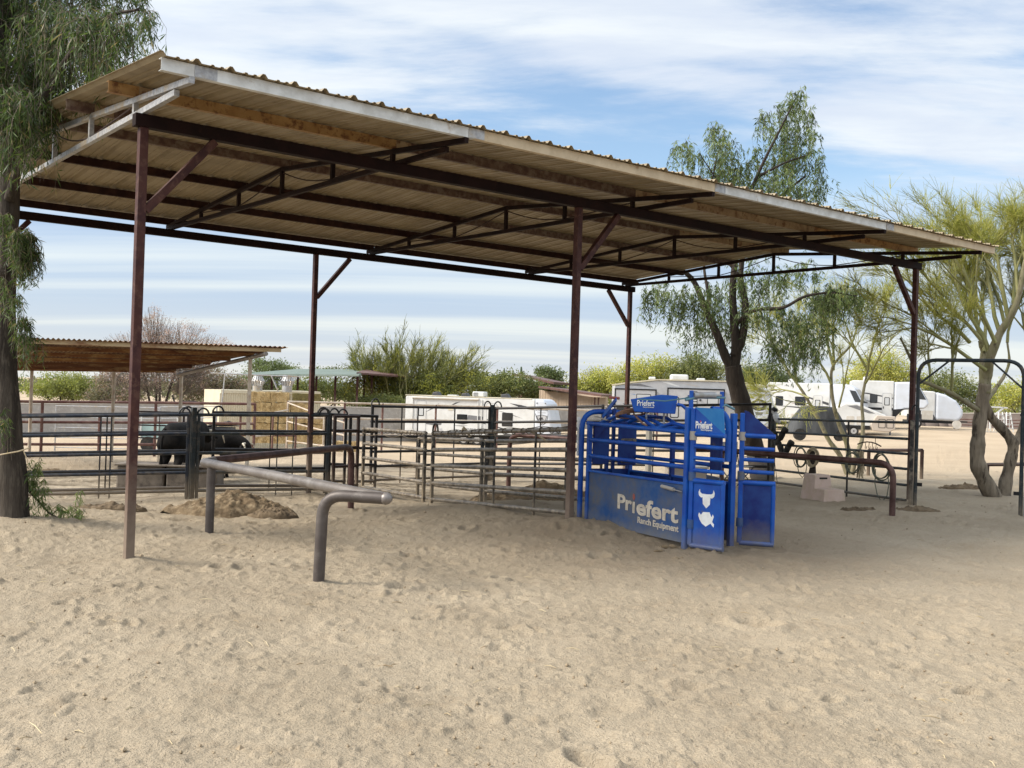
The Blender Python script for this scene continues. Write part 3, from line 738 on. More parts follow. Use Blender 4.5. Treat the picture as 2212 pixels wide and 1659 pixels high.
# ------------------------------------------------------------------ the blue roping chute
o0 = atz(1268, 1131, .03); o1 = atz(1479, 1185, .03)
C1 = (o1 - o0); C1.z = 0; CL = C1.length; C1.normalize(); C2 = Vector((-C1.y, C1.x, 0)); CW = .64
CB = .02
def Cp(a, b, z): return Vector((o0.x, o0.y, CB)) + C1 * a + C2 * b + ZV * z
ch = thing('roping_chute', 'blue steel roping chute with lettered side panel and open front doors', 'roping chute', Cp(0, 0, 0))
for b, nm in ((0, 'near'), (CW, 'far')):
    zt0, zt1 = 1.33, (1.62 if b == 0 else 1.56)
    MB().bar(Cp(0, b, -.1), Cp(0, b, zt0), .06, .06, C1).build('post', 'blue', ch, bevel=.008)
    MB().bar(Cp(CL, b, -.1), Cp(CL, b, zt1), .065, .065, C1).build('post', 'blue', ch, bevel=.008)
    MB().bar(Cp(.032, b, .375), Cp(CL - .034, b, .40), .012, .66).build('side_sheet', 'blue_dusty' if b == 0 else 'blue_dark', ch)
    MB().bar(Cp(.032, b, .715), Cp(CL - .034, b, .745), .05, .028).build('sheet_rail', 'blue', ch, bevel=.006)
    for z in (.915, 1.13):
        MB().tube([Cp(.0, b, z + .015), Cp(.1, b, z), Cp(CL * .5, b, z + .01), Cp(CL, b, z + .02)], .026, 10).build('rail', 'blue', ch, True)
    MB().tube([Cp(-.06, b, 1.345), Cp(CL - .02, b, 1.335)], .028, 10).build('top_rail', 'blue', ch, True)
    if b: MB().bar(Cp(CL * .45, b, .1), Cp(CL * .45, b, 1.4), .05, .05, C1).build('post', 'blue_dark', ch)
# rounded rear frame with the sliding tail gate
q = bendpath([Cp(-.14, -.04, -.1), Cp(-.14, -.04, 1.50), Cp(-.14, CW + .06, 1.50), Cp(-.14, CW + .06, -.1)], .24)
MB().tube(q, .036, 12).build('rear_bow', 'blue', ch, True)
MB().bar(Cp(-.19, -.06, .9), Cp(-.19, -.06, 1.42), .04, .03, C1).build('track', 'decal', ch)
for a, y0, y1, z0, z1 in ((-.02, .06, .29, .80, 1.36), (.10, .38, .64, .80, 1.38), (-.05, .06, .62, .08, .74)):
    MB().bar(Cp(a, y0, (z0 + z1) / 2), Cp(a + .05, y1, (z0 + z1) / 2), .02, z1 - z0).build('tail_gate', 'blue_dark', ch, bevel=.01)
for y in (.27, .37): MB().bar(Cp(.0, y, .2), Cp(.0, y, 1.55), .04, .04, C1).build('guide', 'blue_dark', ch)
for s, y in ((1, .05), (1, .62)):
    MB().prism([(0, 0), (.2, .0), (0, -.2)], Cp(.03, y, 1.32), C2 * (1 if y < .4 else -1), ZV, C1, .012).build('gusset', 'blue_dark', ch)
# curved hold down tubes over the top
for b, z in ((.12, 1.43), (.30, 1.40), (.52, 1.43)):
    MB().tube([Cp(.05, b, 1.35), Cp(.45, b + .03, z + .04), Cp(.95, b + .05, z + .03), Cp(1.35, b + .02, 1.34), Cp(1.75, b, z - .01), Cp(CL - .05, b, z - .06)], .023, 9).build('hold_down_bar', 'blue', ch, True)
for a in (.02, CL * .52, CL - .02):
    MB().tube([Cp(a, 0, 1.335), Cp(a, CW, 1.335)], .025, 9).build('cross_bar', 'blue', ch, True)
MB().bar(Cp(.28, .10, 1.40), Cp(.10, .02, 1.44), .05, .012).build('plate', 'hose_grey', ch)
MB().bar(Cp(.05, .16, 1.43), Cp(.48, .10, 1.68), .016, .06).build('lever', 'blue', ch, bevel=.006)
MB().tube([Cp(.44, .02, 1.70), Cp(.46, .16, 1.69)], .018, 8).build('grip', 'red_faded', ch, True)
# shroud over the drive
so_ = P(1361, 889, 12.95); sa = Vector((.985, -.17, 0)); sn = sa.cross(ZV)
MB().prism([(.05, 0), (.56, -.012), (.585, .215), (.385, .225), (0, .155)], so_, sa, ZV, -sn, .22).build('drive_shroud', 'blue', ch, bevel=.008)
text('lettering', 'Priefert', so_ + sa * .085 + ZV * .075 + sn * .004, sa, ZV, .215, .075, 'decal', ch, bold=.02)
text('lettering', 'Ranch Equipment', so_ + sa * .16 + ZV * .05 + sn * .004, sa, ZV, .135, .02, 'decal', ch, bold=.02)
for q_ in (so_ + sa * .20 - sn * .1, so_ + sa * .42 - sn * .1):
    MB().tube([q_ - ZV * .16, q_ + ZV * .02], .013, 8).build('bracket', 'galv', ch)
MB().tube([so_ + sa * .58 + ZV * .11, so_ + sa * .64 + ZV * .10, so_ + sa * .70 + ZV * .05, so_ + sa * .76 + ZV * .0], .02, 8).build('arm', 'blue', ch, True)
MB().bar(Cp(CL - .10, .06, 1.75), Cp(CL - .38, .34, 1.40), .018, .018).build('strut', 'blue_dark', ch)
# gate cylinder on the header
hb = lambda s, z: Cp(CL, s, z)
MB().tube([hb(-.05, 1.70), hb(.10, 1.735), hb(.5, 1.74)], .016, 8).build('hose', 'hose_teal', ch, True)
MB().tube([hb(.06, 1.755), hb(.36, 1.765)], .036, 12).build('cylinder', 'grey_cyl', ch, True)
MB().tube([hb(.36, 1.765), hb(.45, 1.767)], .014, 8).build('rod', 'galv', ch, True)
for s in (.03, .46):
    MB().bar(hb(s, 1.60), hb(s, 1.81), .05, .022, C1).build('lug', 'blue', ch, bevel=.006)
MB().tube([hb(-.2, 1.69) - C1 * .75, hb(-.05, 1.68) - C1 * .4, hb(.02, 1.72) - C1 * .1, hb(.08, 1.765)], .009, 6).build('air_line', 'hose_teal', ch, True)
MB().tube([hb(.46, 1.63), hb(CW * .8, 1.66), hb(CW, 1.61)], .014, 6).build('hose', 'hose_teal', ch, True)
MB().tube(bendpath([hb(.42, 1.60), hb(CW - .07, 1.60), hb(CW - .07, 1.0)], .25), .036, 12).build('front_bow', 'blue', ch, True)
hs = MB()
for k in range(3):
    c = Cp(.62 + .02 * k, .22 + .02 * k, 1.48 + .02 * k); hs.torus(c, (C1 * .9 + ZV * .25).normalized(), C2, .17 + .02 * k, .013, 20, 6, .06)
hs.tube([Cp(.75, .2, 1.50), Cp(1.0, .1, 1.45), Cp(1.2, .05, 1.39), Cp(1.3, .04, 1.37)], .013, 6)
tag(hs.build('hose_coil', 'hose', None, True), 'coiled brown rubber hose lying on top of the blue chute', 'hose')
# release handle
MB().tube([Cp(CL - .42, -.05, .68), Cp(CL - .17, -.055, .665)], .022, 10).build('release_handle', 'hose_grey', ch, True)
MB().tube([Cp(CL - .17, -.055, .665), Cp(CL - .02, -.055, .655)], .007, 6).build('link_rod', 'galv', ch, True)
# lettering on the side
lx, lz = CL * .345, .275; LK = CL * .62 / 1.34
NB = -.0085
text('lettering', 'Pr', Cp(lx, NB, lz + .028), C1, ZV, .33 * LK, .185, 'decal_worn', ch, bold=.03)
text('lettering', 'efert', Cp(lx + .43 * LK, NB, lz), C1, ZV, .86 * LK, .205, 'decal_worn', ch, bold=.03)
MB().bar(Cp(lx + .365 * LK, NB - .001, lz + .01), Cp(lx + .365 * LK, NB - .001, lz + .15), .05, .003, C2).build('lettering', 'decal_worn', ch)
MB().prism([(-.03, 0), (.0, -.035), (.03, 0), (.01, .045), (-.02, .05)], Cp(lx + .365 * LK, NB, lz + .20), C1, ZV, -C2, .002).build('letter_dot', 'red_faded', ch)
text('lettering', 'Ranch Equipment', Cp(lx + .46 * LK, NB, lz - .12), C1, ZV, .84 * LK, .10, 'decal_worn', ch, bold=.025)
# the two front doors swung open
def door(b, dirv, far):
    D = Vector(dirv).normalized(); n = D.cross(ZV)
    w = .37 if far else .40
    PT, FT = (.76, 1.31) if far else (.79, 1.32)
    base = Cp(CL, b, 0) + D * .07
    dr = MB().bar(base + ZV * .06, base + ZV * (1.61 if not far else 1.57), .055, .055, D).build('front_door', 'blue', ch, bevel=.01)
    def q(a, z): return base + D * a + ZV * z
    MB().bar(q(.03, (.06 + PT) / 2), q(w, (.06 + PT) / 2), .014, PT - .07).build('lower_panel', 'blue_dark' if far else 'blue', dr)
    for z in (.06, PT): MB().tube([q(0, z), q(w + .02, z)], .030, 10).build('panel_rail', 'blue', dr, True)
    MB().tube([q(w, .06), q(w, PT)], .026, 10).build('panel_rail', 'blue', dr, True)
    for z in ((.89, 1.03, 1.16) if far else (.91, 1.05, 1.18)): MB().tube([q(0, z), q(w, z - .004)], .024, 10).build('bar', 'blue', dr, True)
    MB().tube([q(0, FT), q(w + .01, FT - .005)], .028, 10).build('bar', 'blue', dr, True)
    if far:
        MB().prism([(0, 0), (w, -.0), (.05, .27), (0, .285)], q(.02, FT + .005), D, ZV, n, .008).build('flag_plate', 'blue_dark', dr)
    else:
        MB().prism([(0, 0), (w - .01, 0), (0, .29)], q(.02, FT + .01), D, ZV, n, .010).build('flag_plate', 'blue', dr)
        za, zb2, zc2 = FT + .30, FT + .01, FT + .295
        v = [q(.02, za) + n * .010, q(w + .01, zb2) + n * .010, q(w + .005, zc2) + n * .05, q(.02, za) + n * .002, q(w + .01, zb2) + n * .002, q(w + .005, zc2) + n * .042]
        MB().add(v, [(0, 1, 2), (5, 4, 3), (0, 3, 4, 1), (1, 4, 5, 2), (2, 5, 3, 0)]).build('flag_fold', 'blue_light', dr)
        text('lettering', 'Priefert', q(.035, FT + .062) + n * .012, D, ZV, .215, .085, 'decal', dr, bold=.03)
        MB().prism([(0, 0), (.014, 0), (.014, .02), (0, .02)], q(.090, FT + .133) + n * .0125, D, ZV, n, .002).build('letter_dot', 'red', dr)
        text('lettering', 'Ranch Equipment', q(.105, FT + .036) + n * .012, D, ZV, .145, .024, 'decal', dr, bold=.02)
        sk = [(-.012, -.115), (.012, -.115), (.042, -.075), (.045, -.03), (.05, .02), (.075, .018), (.092, .04), (.098, .085), (.108, .045), (.106, .012), (.085, -.012), (.05, -.005), (.03, .008),
              (-.03, .008), (-.05, -.005), (-.085, -.012), (-.106, .012), (-.108, .045), (-.098, .085), (-.092, .04), (-.075, .018), (-.05, .02), (-.045, -.03), (-.042, -.075)]
        sk = [(0, -.125), (.045, -.08), (.05, -.005), (.07, -.01), (.098, .012), (.104, .05), (.088, .085), (.082, .05), (.06, .035), (.0, .032), (-.06, .035), (-.082, .05), (-.088, .085), (-.104, .05), (-.098, .012), (-.07, -.01), (-.05, -.005), (-.045, -.08)]
        MB().prism(sk, q(w * .5, .62) + n * .008, D, ZV, n, .002).build('steer_decal', 'decal', dr)
        tk = [(0, -.09), (.06, -.05), (.1, -.09), (.105, -.055), (.08, -.03), (.1, .03), (.085, .055), (.07, .02), (.05, .06), (.045, .075), (-.04, .07), (-.065, .035), (-.09, .06), (-.1, .03), (-.08, -.02), (-.05, -.06)]
        MB().prism(tk, q(w * .5, .38) + n * .008, D, ZV, n, .002).build('torn_decal', 'decal', dr)
    for z in (1.30, .84, .30): MB().tube([base + ZV * (z - .05), base + ZV * (z + .05)], .042, 10).build('hinge', 'blue_dusty' if z < 1 else 'hose_grey', dr, True)
door(0, C1 * .80 + C2 * .33, False)
door(CW + .04, C1 * .68 + C2 * .72, True)
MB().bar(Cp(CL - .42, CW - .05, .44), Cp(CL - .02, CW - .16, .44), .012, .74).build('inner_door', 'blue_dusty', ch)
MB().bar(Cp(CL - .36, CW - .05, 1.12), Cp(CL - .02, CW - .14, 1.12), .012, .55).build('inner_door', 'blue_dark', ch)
# ------------------------------------------------------------------ tack, steps and small things near the chute
stp = G(1737, 1076); sv = (r1 - r0); sv.z = 0; sv.normalize(); sn_ = Vector((sv.y, -sv.x, 0))
ss = thing('mounting_block', 'pinkish tan two step plastic mounting block by the end panel', 'mounting block', stp)
def taper(x0, x1, y0, y1, z0, z1, k):
    vs = [(x0, y0, z0), (x1, y0, z0), (x1, y1, z0), (x0, y1, z0), (x0 + k, y0 + k, z1), (x1 - k, y0 + k, z1), (x1 - k, y1 - k, z1), (x0 + k, y1 - k, z1)]
    vs = [stp + sv * a + sn_ * b + ZV * c for a, b, c in vs]
    return MB().add(vs, [(0, 3, 2, 1), (4, 5, 6, 7), (0, 1, 5, 4), (1, 2, 6, 5), (2, 3, 7, 6), (3, 0, 4, 7)])
taper(-.08, .36, -.38, .04, -.02, .45, .05).build('upper_step', 'step', ss, bevel=.012)
taper(.335, .70, -.40, .06, -.02, .22, .027).build('lower_step', 'step', ss, bevel=.012)
MB().bar(stp + sv * .316 + sn_ * -.10 + ZV * .39, stp + sv * .316 + sn_ * -.26 + ZV * .39, .014, .03).build('hand_hole', 'black', ss)

def rail_at(f, i): return lerp(r0, r1, f) + ZV * RZ[i]
def coil(label, f, zc, rad, m, n, tail=0, dx=0):
    b = MB(); c = lerp(r0, r1, f); c = Vector((c.x, c.y, c.z + zc)) + sn_ * .05
    for k in range(n):
        b.torus(c + sv * rnd.uniform(-.02, .02) + ZV * rnd.uniform(-.03, .02) + sn_ * rnd.uniform(0, .05), sv, ZV, rad * rnd.uniform(.9, 1.10), .0105, 30, 5, .05)
    if tail:
        b.tube([c + sv * rad * .8 * s - ZV * z for s, z in ((.9, .0), (1.1, tail * .5), (.9, tail * .8), (.2, tail), (-.5, tail * .85), (-.95, tail * .5), (-.9, .05))], .009, 5)
    tag(b.build('rope_coil', m, None, True), label, 'rope', 'lariats hung on the end panel')
coil('thin dark lariat coil left of the thick tan one', .275, .66, .20, 'rope_green', 3, .42)
coil('thick tan lariat coil, the fullest one on the rail', .37, .66, .175, 'rope_tan', 9)
coil('dark green lariat coil with a pale honda, right of the stay', .665, .62, .20, 'rope_green', 4, .0)
coil('large pale grey lariat whose loose loop hangs near the ground', .86, .60, .235, 'rope_green', 5, .62)
for f, lab in ((.345, 'dark bundle of leather straps hung behind the tan lariat'), (.70, 'tan bundle of cinches hanging behind the dark green lariat')):
    b = MB()
    for k in range(11):
        c = rail_at(f, 3) + sv * rnd.uniform(-.10, .11) + sn_ * rnd.uniform(-.02, .04)
        L = rnd.uniform(.5, .85) if f < .5 else rnd.uniform(.35, .6)
        b.tube([c, c + sv * rnd.uniform(-.05, .05) - ZV * L * .5, c + sv * rnd.uniform(-.06, .08) - ZV * L], rnd.uniform(.012, .02), 5)
    tag(b.build('strap_bundle', 'strap' if f < .5 else 'rope_tan', None, True), lab, 'tack')
hk = MB(); c = rail_at(.77, 4)
hk.tube([c + sv * (x * .34) + ZV * (-.09 - .06 * abs(x) ** 2) + sn_ * .04 for x in (-1, -.6, -.2, .2, .6, 1)], .012, 6)
for x in (-.3, 0, .3, .6): hk.tube([c + sv * x * .34 + sn_ * .04 - ZV * .1, c + sv * x * .34 + sn_ * .05 - ZV * .2, c + sv * (x * .34 + .03) + sn_ * .05 - ZV * .22, c + sv * (x * .34 + .05) + sn_ * .05 - ZV * .17], .006, 5)
hk.tube([c + sv * .12 + ZV * .02, c + sv * .12 - ZV * .1], .006, 5)
tag(hk.build('hook_rack', 'rod', None, True), 'curved iron rack of hooks hanging from the end panel', 'hook rack')
def boot(b, p, d, m=1):
    d = Vector(d).normalized(); u = d.cross(ZV)
    b.tube([p + ZV * .0, p + d * .04 - ZV * .05, p + d * .1 - ZV * .13, p + d * .17 - ZV * .17], [.06, .065, .06, .03], 8)
    b.tube([p + ZV * .01, p + ZV * .07 - d * .06, p - d * .14 + ZV * .05], [.055, .06, .045], 8)
for f, i, lab, m in ((.075, 3, 'pair of black leg boots slung over the middle rail', 'rubber'), (.02, 4, 'black and grey leg boots slung beside the upright post', 'rubber')):
    b = MB(); boot(b, rail_at(f, i) + sn_ * .04, sv); boot(b, rail_at(f + .08, i) + sn_ * .03, -sv)
    tag(b.build('leg_boots', m, None, 'all'), lab, 'leg boots')
b = MB(); boot(b, r0 + ZV * 1.53 - sv * .05, -sv); tag(b.build('bell_boot', 'black', None, 'all'), 'black boot pulled over the top of the upright post', 'boot')
b = MB(); boot(b, r0 + ZV * 1.50 + sv * .06, sv); tag(b.build('bell_boot', 'white', None, 'all'), 'white boot hanging from the top of the upright post', 'boot')
b = MB(); c = r0 + sv * .08 + sn_ * .06
b.tube([c + ZV * 1.1, c + ZV * .6 + sv * .08, c + ZV * .05 + sv * .24], .006, 5); b.tube([c + ZV * 1.2, c + ZV * .7 + sv * .02, c + ZV * .25 + sv * .05], .006, 5)
tag(b.build('hanging_cord', 'strap', None, True), 'thin dark cords hanging from the upright post', 'cord')

def chair(label, p, d, m):
    d = Vector(d).normalized(); u = d.cross(ZV); t = thing('camp_chair', label, 'folding chair', p)
    for s in (-1, 1):
        for a, c in (((-.24, 0), (.24, .44)), ((.24, 0), (-.24, .44))):
            MB().tube([p + u * .26 * s + d * a[0] + ZV * a[1], p + u * .26 * s + d * c[0] + ZV * c[1]], .011, 6).build('leg', 'grey_dark', t)
        MB().tube([p + u * .26 * s - d * .2 + ZV * .40, p + u * .26 * s - d * .30 + ZV * .92], .011, 6).build('upright', 'grey_dark', t)
        MB().bar(p + u * .28 * s - d * .22 + ZV * .62, p + u * .28 * s + d * .2 + ZV * .62, .05, .015).build('armrest', m, t)
    MB().bar(p - u * .26 + ZV * .43, p + u * .26 + ZV * .43, .44, .012, ZV).build('seat', m, t)
    MB().bar(p - u * .26 - d * .26 + ZV * .70, p + u * .26 - d * .26 + ZV * .70, .012, .42, ZV).build('backrest', m, t)
chair('grey canvas camp chair folded open behind the chute', G(1590, 1052), (.5, -.8, 0), 'canvas')
w0 = G(1399, 1052); tag(MB().bar(w0 - ZV * .1, w0 + ZV * 1.62, .10, .10, EV).build('wooden_post', 'postwood', None, bevel=.01), 'pale weathered square post behind the chute', 'post')
bx0 = G(1490, 1050)
wb_ = thing('wagon_box', 'pale box on the ground seen through the chute rails', 'box', bx0)
MB().box(bx0.x - .45, bx0.x + .35, bx0.y, bx0.y + .5, bx0.z - .02, bx0.z + .36).build('body', 'beige', wb_, bevel=.015)
MB().box(bx0.x - .48, bx0.x + .38, bx0.y - .03, bx0.y + .53, bx0.z + .361, bx0.z + .40).build('lid', 'offwhite', wb_, bevel=.01)

# ------------------------------------------------------------------ spoil heap and litter on the sand
def heap(label, c, rx, ry, h, m, seed, ang=0, cat='dirt pile', name='dirt_pile'):
    n = 96; V = []; F = []
    u = np.linspace(-1, 1, n); X, Y = np.meshgrid(u, u)
    d = np.sqrt(X ** 2 + Y ** 2); ca, sa_ = math.cos(ang), math.sin(ang)
    wx = c.x + rx * X * ca - ry * Y * sa_; wy = c.y + rx * X * sa_ + ry * Y * ca
    env = np.clip(1 - d * (1 + .5 * fbm(wx, wy, .5, 2, seed + 3)), 0, 1) ** 1.25
    z = 1.2 * h * env * (1 + 1.2 * fbm(wx, wy, .6, 3, seed)) + np.clip(env * 4, 0, 1) * ((.16 * h + .035) * fbm(wx, wy, .17, 4, seed + 7, .75) * 1.9 + .05 * np.abs(fbm(wx, wy, .06, 2, seed + 31)) + .09 * np.clip(vn(wx / .055, wy / .055, seed + 40) - .66, 0, 1)) + .22 * h * np.clip(env * 3, 0, 1) * np.clip(vn(wx / .12, wy / .12, seed + 9) - .6, 0, 1) - .13 * (1 - np.clip(env * 7, 0, 1))
    Z = gzv(wx, wy) + z + .01
    idx = np.arange(n * n).reshape(n, n); F = np.stack([idx[:-1, :-1], idx[:-1, 1:], idx[1:, 1:], idx[1:, :-1]], -1).reshape(-1, 4)
    keep = (d < 1.02)[:-1, :-1].ravel()
    o = npmesh(name, np.stack([wx, wy, Z], -1), F[keep], m, None, None, True); return tag(o, label, cat)
hc = G(500, 1112); heap('long heap of churned brown dirt by the bent pipe', hc + Vector((-.05, .35, 0)), 1.1, .7, .30, 'soil', 5, .1)
heap('small clumps of dark dirt on the right end of the heap', G(590, 1116), .45, .3, .12, 'dung', 15)
heap('dirt bank inside the alley behind the middle post', G(1180, 1082) + Vector((0, .7, 0)), 1.5, .8, .22, 'soil', 25)
heap('low dark dung pile on the open sand at the right', G(2085, 1057), .75, .22, .10, 'dung', 35, cat='dung')
heap('scattered dark dung beside the bent pipe foot', G(1985, 1104), .5, .16, .05, 'dung', 45, cat='dung')
heap('low dark dung patch near the mounting block', G(1850, 1104), .35, .16, .05, 'dung', 46, cat='dung')
for i, (x, y, rx, lab) in enumerate(((120, 1022, 1.3, 'long dark manure row behind the left panels'), (300, 1050, .5, 'dark manure lump behind the maroon post'), (240, 1100, .7, 'dark trampled manure at the panel feet'), (860, 1010, .9, 'manure patch between alley and tall panels'))):
    heap(lab, G(x, y), rx, .22, .07, 'dung', 60 + i, cat='manure')
def scatter():
    b = MB()
    for k in range(130):
        y = 4.9 + 10 * rnd.random() ** 1.6; x = rnd.uniform(-.53, .53) * y; a = rnd.uniform(0, 3.14); L = rnd.uniform(.03, .11) * (1 if k % 9 else 1.9)
        z = gz(x, y) + rnd.uniform(.0, .03); d = Vector((math.cos(a), math.sin(a), rnd.uniform(-.15, .15)))
        p = Vector((x, y, z)); b.tube([p, p + d * L * .5 + ZV * .008, p + d * L], [.0022, .0035, .0015], 4)
    struct(b.build('straw_litter', 'straw_bit', None), 'stuff')
    b = MB()
    for k in range(600):
        y = 4.8 + 15 * rnd.random() ** 1.8; x = rnd.uniform(-.54, .54) * y; s = rnd.uniform(.006, .016) * (1 if k % 20 else 1.7)
        z = gz(x, y) + rnd.uniform(-.01, .03)
        vs = [(x + s * q[0] * rnd.uniform(.7, 1.3), y + s * q[1] * rnd.uniform(.7, 1.3), z + s * q[2] * rnd.uniform(.5, 1)) for q in ((1, 0, 0), (0, 1, 0), (-1, 0, 0), (0, -1, 0), (0, 0, 1), (0, 0, -1))]
        b.add(vs, [(0, 1, 4), (1, 2, 4), (2, 3, 4), (3, 0, 4), (1, 0, 5), (2, 1, 5), (3, 2, 5), (0, 3, 5)])
    struct(b.build('dirt_clods', 'clod', None), 'stuff')
scatter()
# a few stones at the chute's foot
for x, y, s, lab in ((1438, 1184, .05, 'flat tan stone under the chute side panel'), (1420, 1192, .03, 'small round stone below the chute lettering'), (1462, 1210, .04, 'pair of tan clods in front of the chute')):
    p = G(x, y); b = MB()
    for k in range(2): b.tube([p + Vector((-s * 1.4 + k * s * 1.6, k * .03, .0)), p + Vector((k * s * 1.6, k * .03, s * .35)), p + Vector((s * 1.2 + k * s * 1.6, k * .03, .0))], [s * .4, s * .6, s * .35], 7)
    tag(b.build('stone', 'soil', None, 'all'), lab, 'stone')
# ------------------------------------------------------------------ trees near the shelter
def mcol(cols, n): return nr.integers(cols[0], cols[1], n)

def willow(L, blobs, per, leafL, leafW, strand=(.5, 1.4), kmats=(0, 3), twig=4, tw=.004, spread=.35):
    # blobs: (centre, rx, ry, rz, weight) ; hanging strands with slim leaves
    for c, rx, ry, rz, w in blobs:
        n = int(per * w); c = np.array(c)
        g = nrm(nr.normal(size=(n, 3))) * (nr.random((n, 1)) ** .45) * np.array([rx, ry, rz]) + c
        ln = nr.uniform(*strand, n); az = nr.uniform(0, 6.28, n); out = nr.uniform(.05, spread, n)
        K = 6; s = np.linspace(0, 1, K)
        Q = g[:, None] + np.stack([np.cos(az)[:, None] * out[:, None] * ln[:, None] * np.sin(s * 1.5), np.sin(az)[:, None] * out[:, None] * ln[:, None] * np.sin(s * 1.5),
                                   ln[:, None] * (.12 * np.sin(s * 3.1) - .85 * s ** 1.5)], -1) + nr.normal(size=(n, K, 3)) * .025 * ln[:, None, None]
        L.tubes(Q, np.linspace(tw, tw * .4, K)[None], twig)
        m = 15; u = nr.uniform(.05, 1, (n, m)); iu = np.minimum((u * (K - 1)).astype(int), K - 2); fu = u * (K - 1) - iu
        ar = np.arange(n)[:, None]; p = Q[ar, iu] * (1 - fu[..., None]) + Q[ar, iu + 1] * fu[..., None]
        d = nr.normal(size=(n, m, 3)) * np.array([.55, .55, .3]) + np.array([0, 0, -.85])
        cm = np.repeat(mcol(kmats, n)[:, None], m, 1); odd = nr.random((n, m)) < .06
        cm = np.where(odd, 3, cm)
        L.blades(p.reshape(-1, 3), d.reshape(-1, 3), nr.uniform(.65, 1.15, n * m) * leafL, nr.uniform(.7, 1.2, n * m) * leafW, cm.ravel())

LM = ['leaf_dark', 'leaf_mid', 'leaf_pale', 'leaf_straw', 'twig_grey']
def blobpx(lst, Y, dy=1.0):
    out = []
    for x, y, rx, ry, w in lst:
        c = P(x, y, Y + rnd.uniform(-dy, dy)); k = Y / FPX
        out.append(((c.x, c.y, c.z), rx * k, max(rx, 40) * k, ry * k, w))
    return out

# left tree, trunk at the frame's edge
YL = 11.9
lt = thing('weeping_acacia', 'weeping tree with rough grey trunk at the left edge, hanging over the roof corner', 'tree', G(32, 1150))
tb = [P(30, 1175, YL), P(30, 1100, YL), P(22, 980, YL), P(12, 840, YL), P(8, 700, YL + .05), P(12, 560, YL + .1), P(20, 430, YL + .1), P(15, 280, YL + .1), P(-10, 60, YL), P(-30, -200, YL)]
limbs('trunk', [([tb[0] - ZV * .1, *tb[1:]], .185, .085),
                ([P(20, 430, YL), P(50, 330, YL - .3), P(90, 220, YL - .6), P(150, 120, YL - .8), P(230, 40, YL - .9), P(300, 20, YL - 1)], .06, .014),
                ([P(12, 600, YL), P(-60, 420, YL + .5), P(-160, 200, YL + .9), P(-220, -100, YL + 1)], .08, .03),
                ([P(10, 250, YL), P(60, 120, YL + .5), P(100, 0, YL + .9), P(160, -120, YL + 1.2)], .05, .02)], 'bark_left', lt, 14)
L = Leaf()
willow(L, blobpx([(40, 20, 90, 70, 1.3), (120, 60, 70, 70, 1.0), (30, 130, 80, 60, 1.1), (105, 150, 50, 60, .8), (200, 40, 60, 40, .55), (260, 60, 45, 28, .30), (310, 28, 26, 20, .12), (190, 110, 45, 40, .38), (220, 120, 26, 26, .16),
                  (20, 230, 60, 50, .9), (85, 215, 40, 40, .5), (-60, 100, 80, 120, 1.0), (30, -60, 160, 60, 1.6), (190, -40, 90, 40, .6), (290, -10, 36, 26, .16)], YL - .5, .8) + blobpx([(-170, 60, 130, 120, .5), (-120, -150, 170, 110, .8), (60, -260, 160, 90, .8)], YL + .9, 1.2),
       150, .135, .0155, (.35, .95), (0, 2), tw=.003)
willow(L, blobpx([(52, 505, 18, 16, .30), (66, 540, 12, 16, .15), (44, 548, 14, 18, .16), (36, 640, 8, 18, .05), (52, 690, 12, 12, .09), (58, 725, 9, 9, .06), (0, 470, 16, 30, .08), (0, 620, 10, 40, .03), (2, 900, 10, 30, .03)], YL - .35, .15),
       300, .105, .011, (.22, .5), (0, 2), tw=.003)
L.build('crown', LM, lt)
# a green sucker branch lying at its foot
sk = thing('fallen_branch', 'leafy green branch drooping to the sand beside the left trunk', 'branch', G(95, 1128))
q0 = P(62, 1060, 12.0); bp_ = [q0, P(90, 1090, 12.1), P(112, 1112, 12.1), P(150, 1125, 12.2), P(178, 1128, 12.3)]
limbs('stem', [(bp_, .014, .005), ([P(112, 1112, 12.1), P(135, 1095, 12.3), P(158, 1118, 12.3)], .006, .003)], 'bark', sk, 6)
L = Leaf()
bl = [((p_.x, p_.y, p_.z + dz), .12, .12, rz, w) for p_, dz, rz, w in ((P(74, 1010, 12), .0, .16, .18), (P(80, 1040, 12), .0, .12, .16), (P(85, 1070, 12), .05, .12, .14), (P(110, 1095, 12.1), .03, .06, .12), (P(145, 1105, 12.2), .05, .05, .10), (P(165, 1095, 12.3), .0, .05, .10), (P(160, 1060, 12.3), .0, .14, .05), (P(172, 1112, 12.3), .02, .04, .08))]
willow(L, bl, 80, .10, .011, (.12, .28), (0, 3), tw=.002)
L.build('leaves', ['leaf_mid', 'leaf_pale', 'leaf_mid', 'leaf_straw', 'twig_grey'], sk)
tw_ = MB(); tz = P(0, 985, YL - .2); tw_.tube([P(-40, 996, YL - .2), P(2, 982, YL - .23), P(40, 975, YL - .25), P(62, 968, YL - .16)], .008, 5)
tw_.tube([P(50, 972, YL - .2), P(58, 990, YL - .2), P(62, 1010, YL - .2), P(70, 1016, YL - .2)], .006, 5)
tag(tw_.build('twine', 'rope_tan', None, True), 'pale twine tied round the left tree trunk', 'twine')

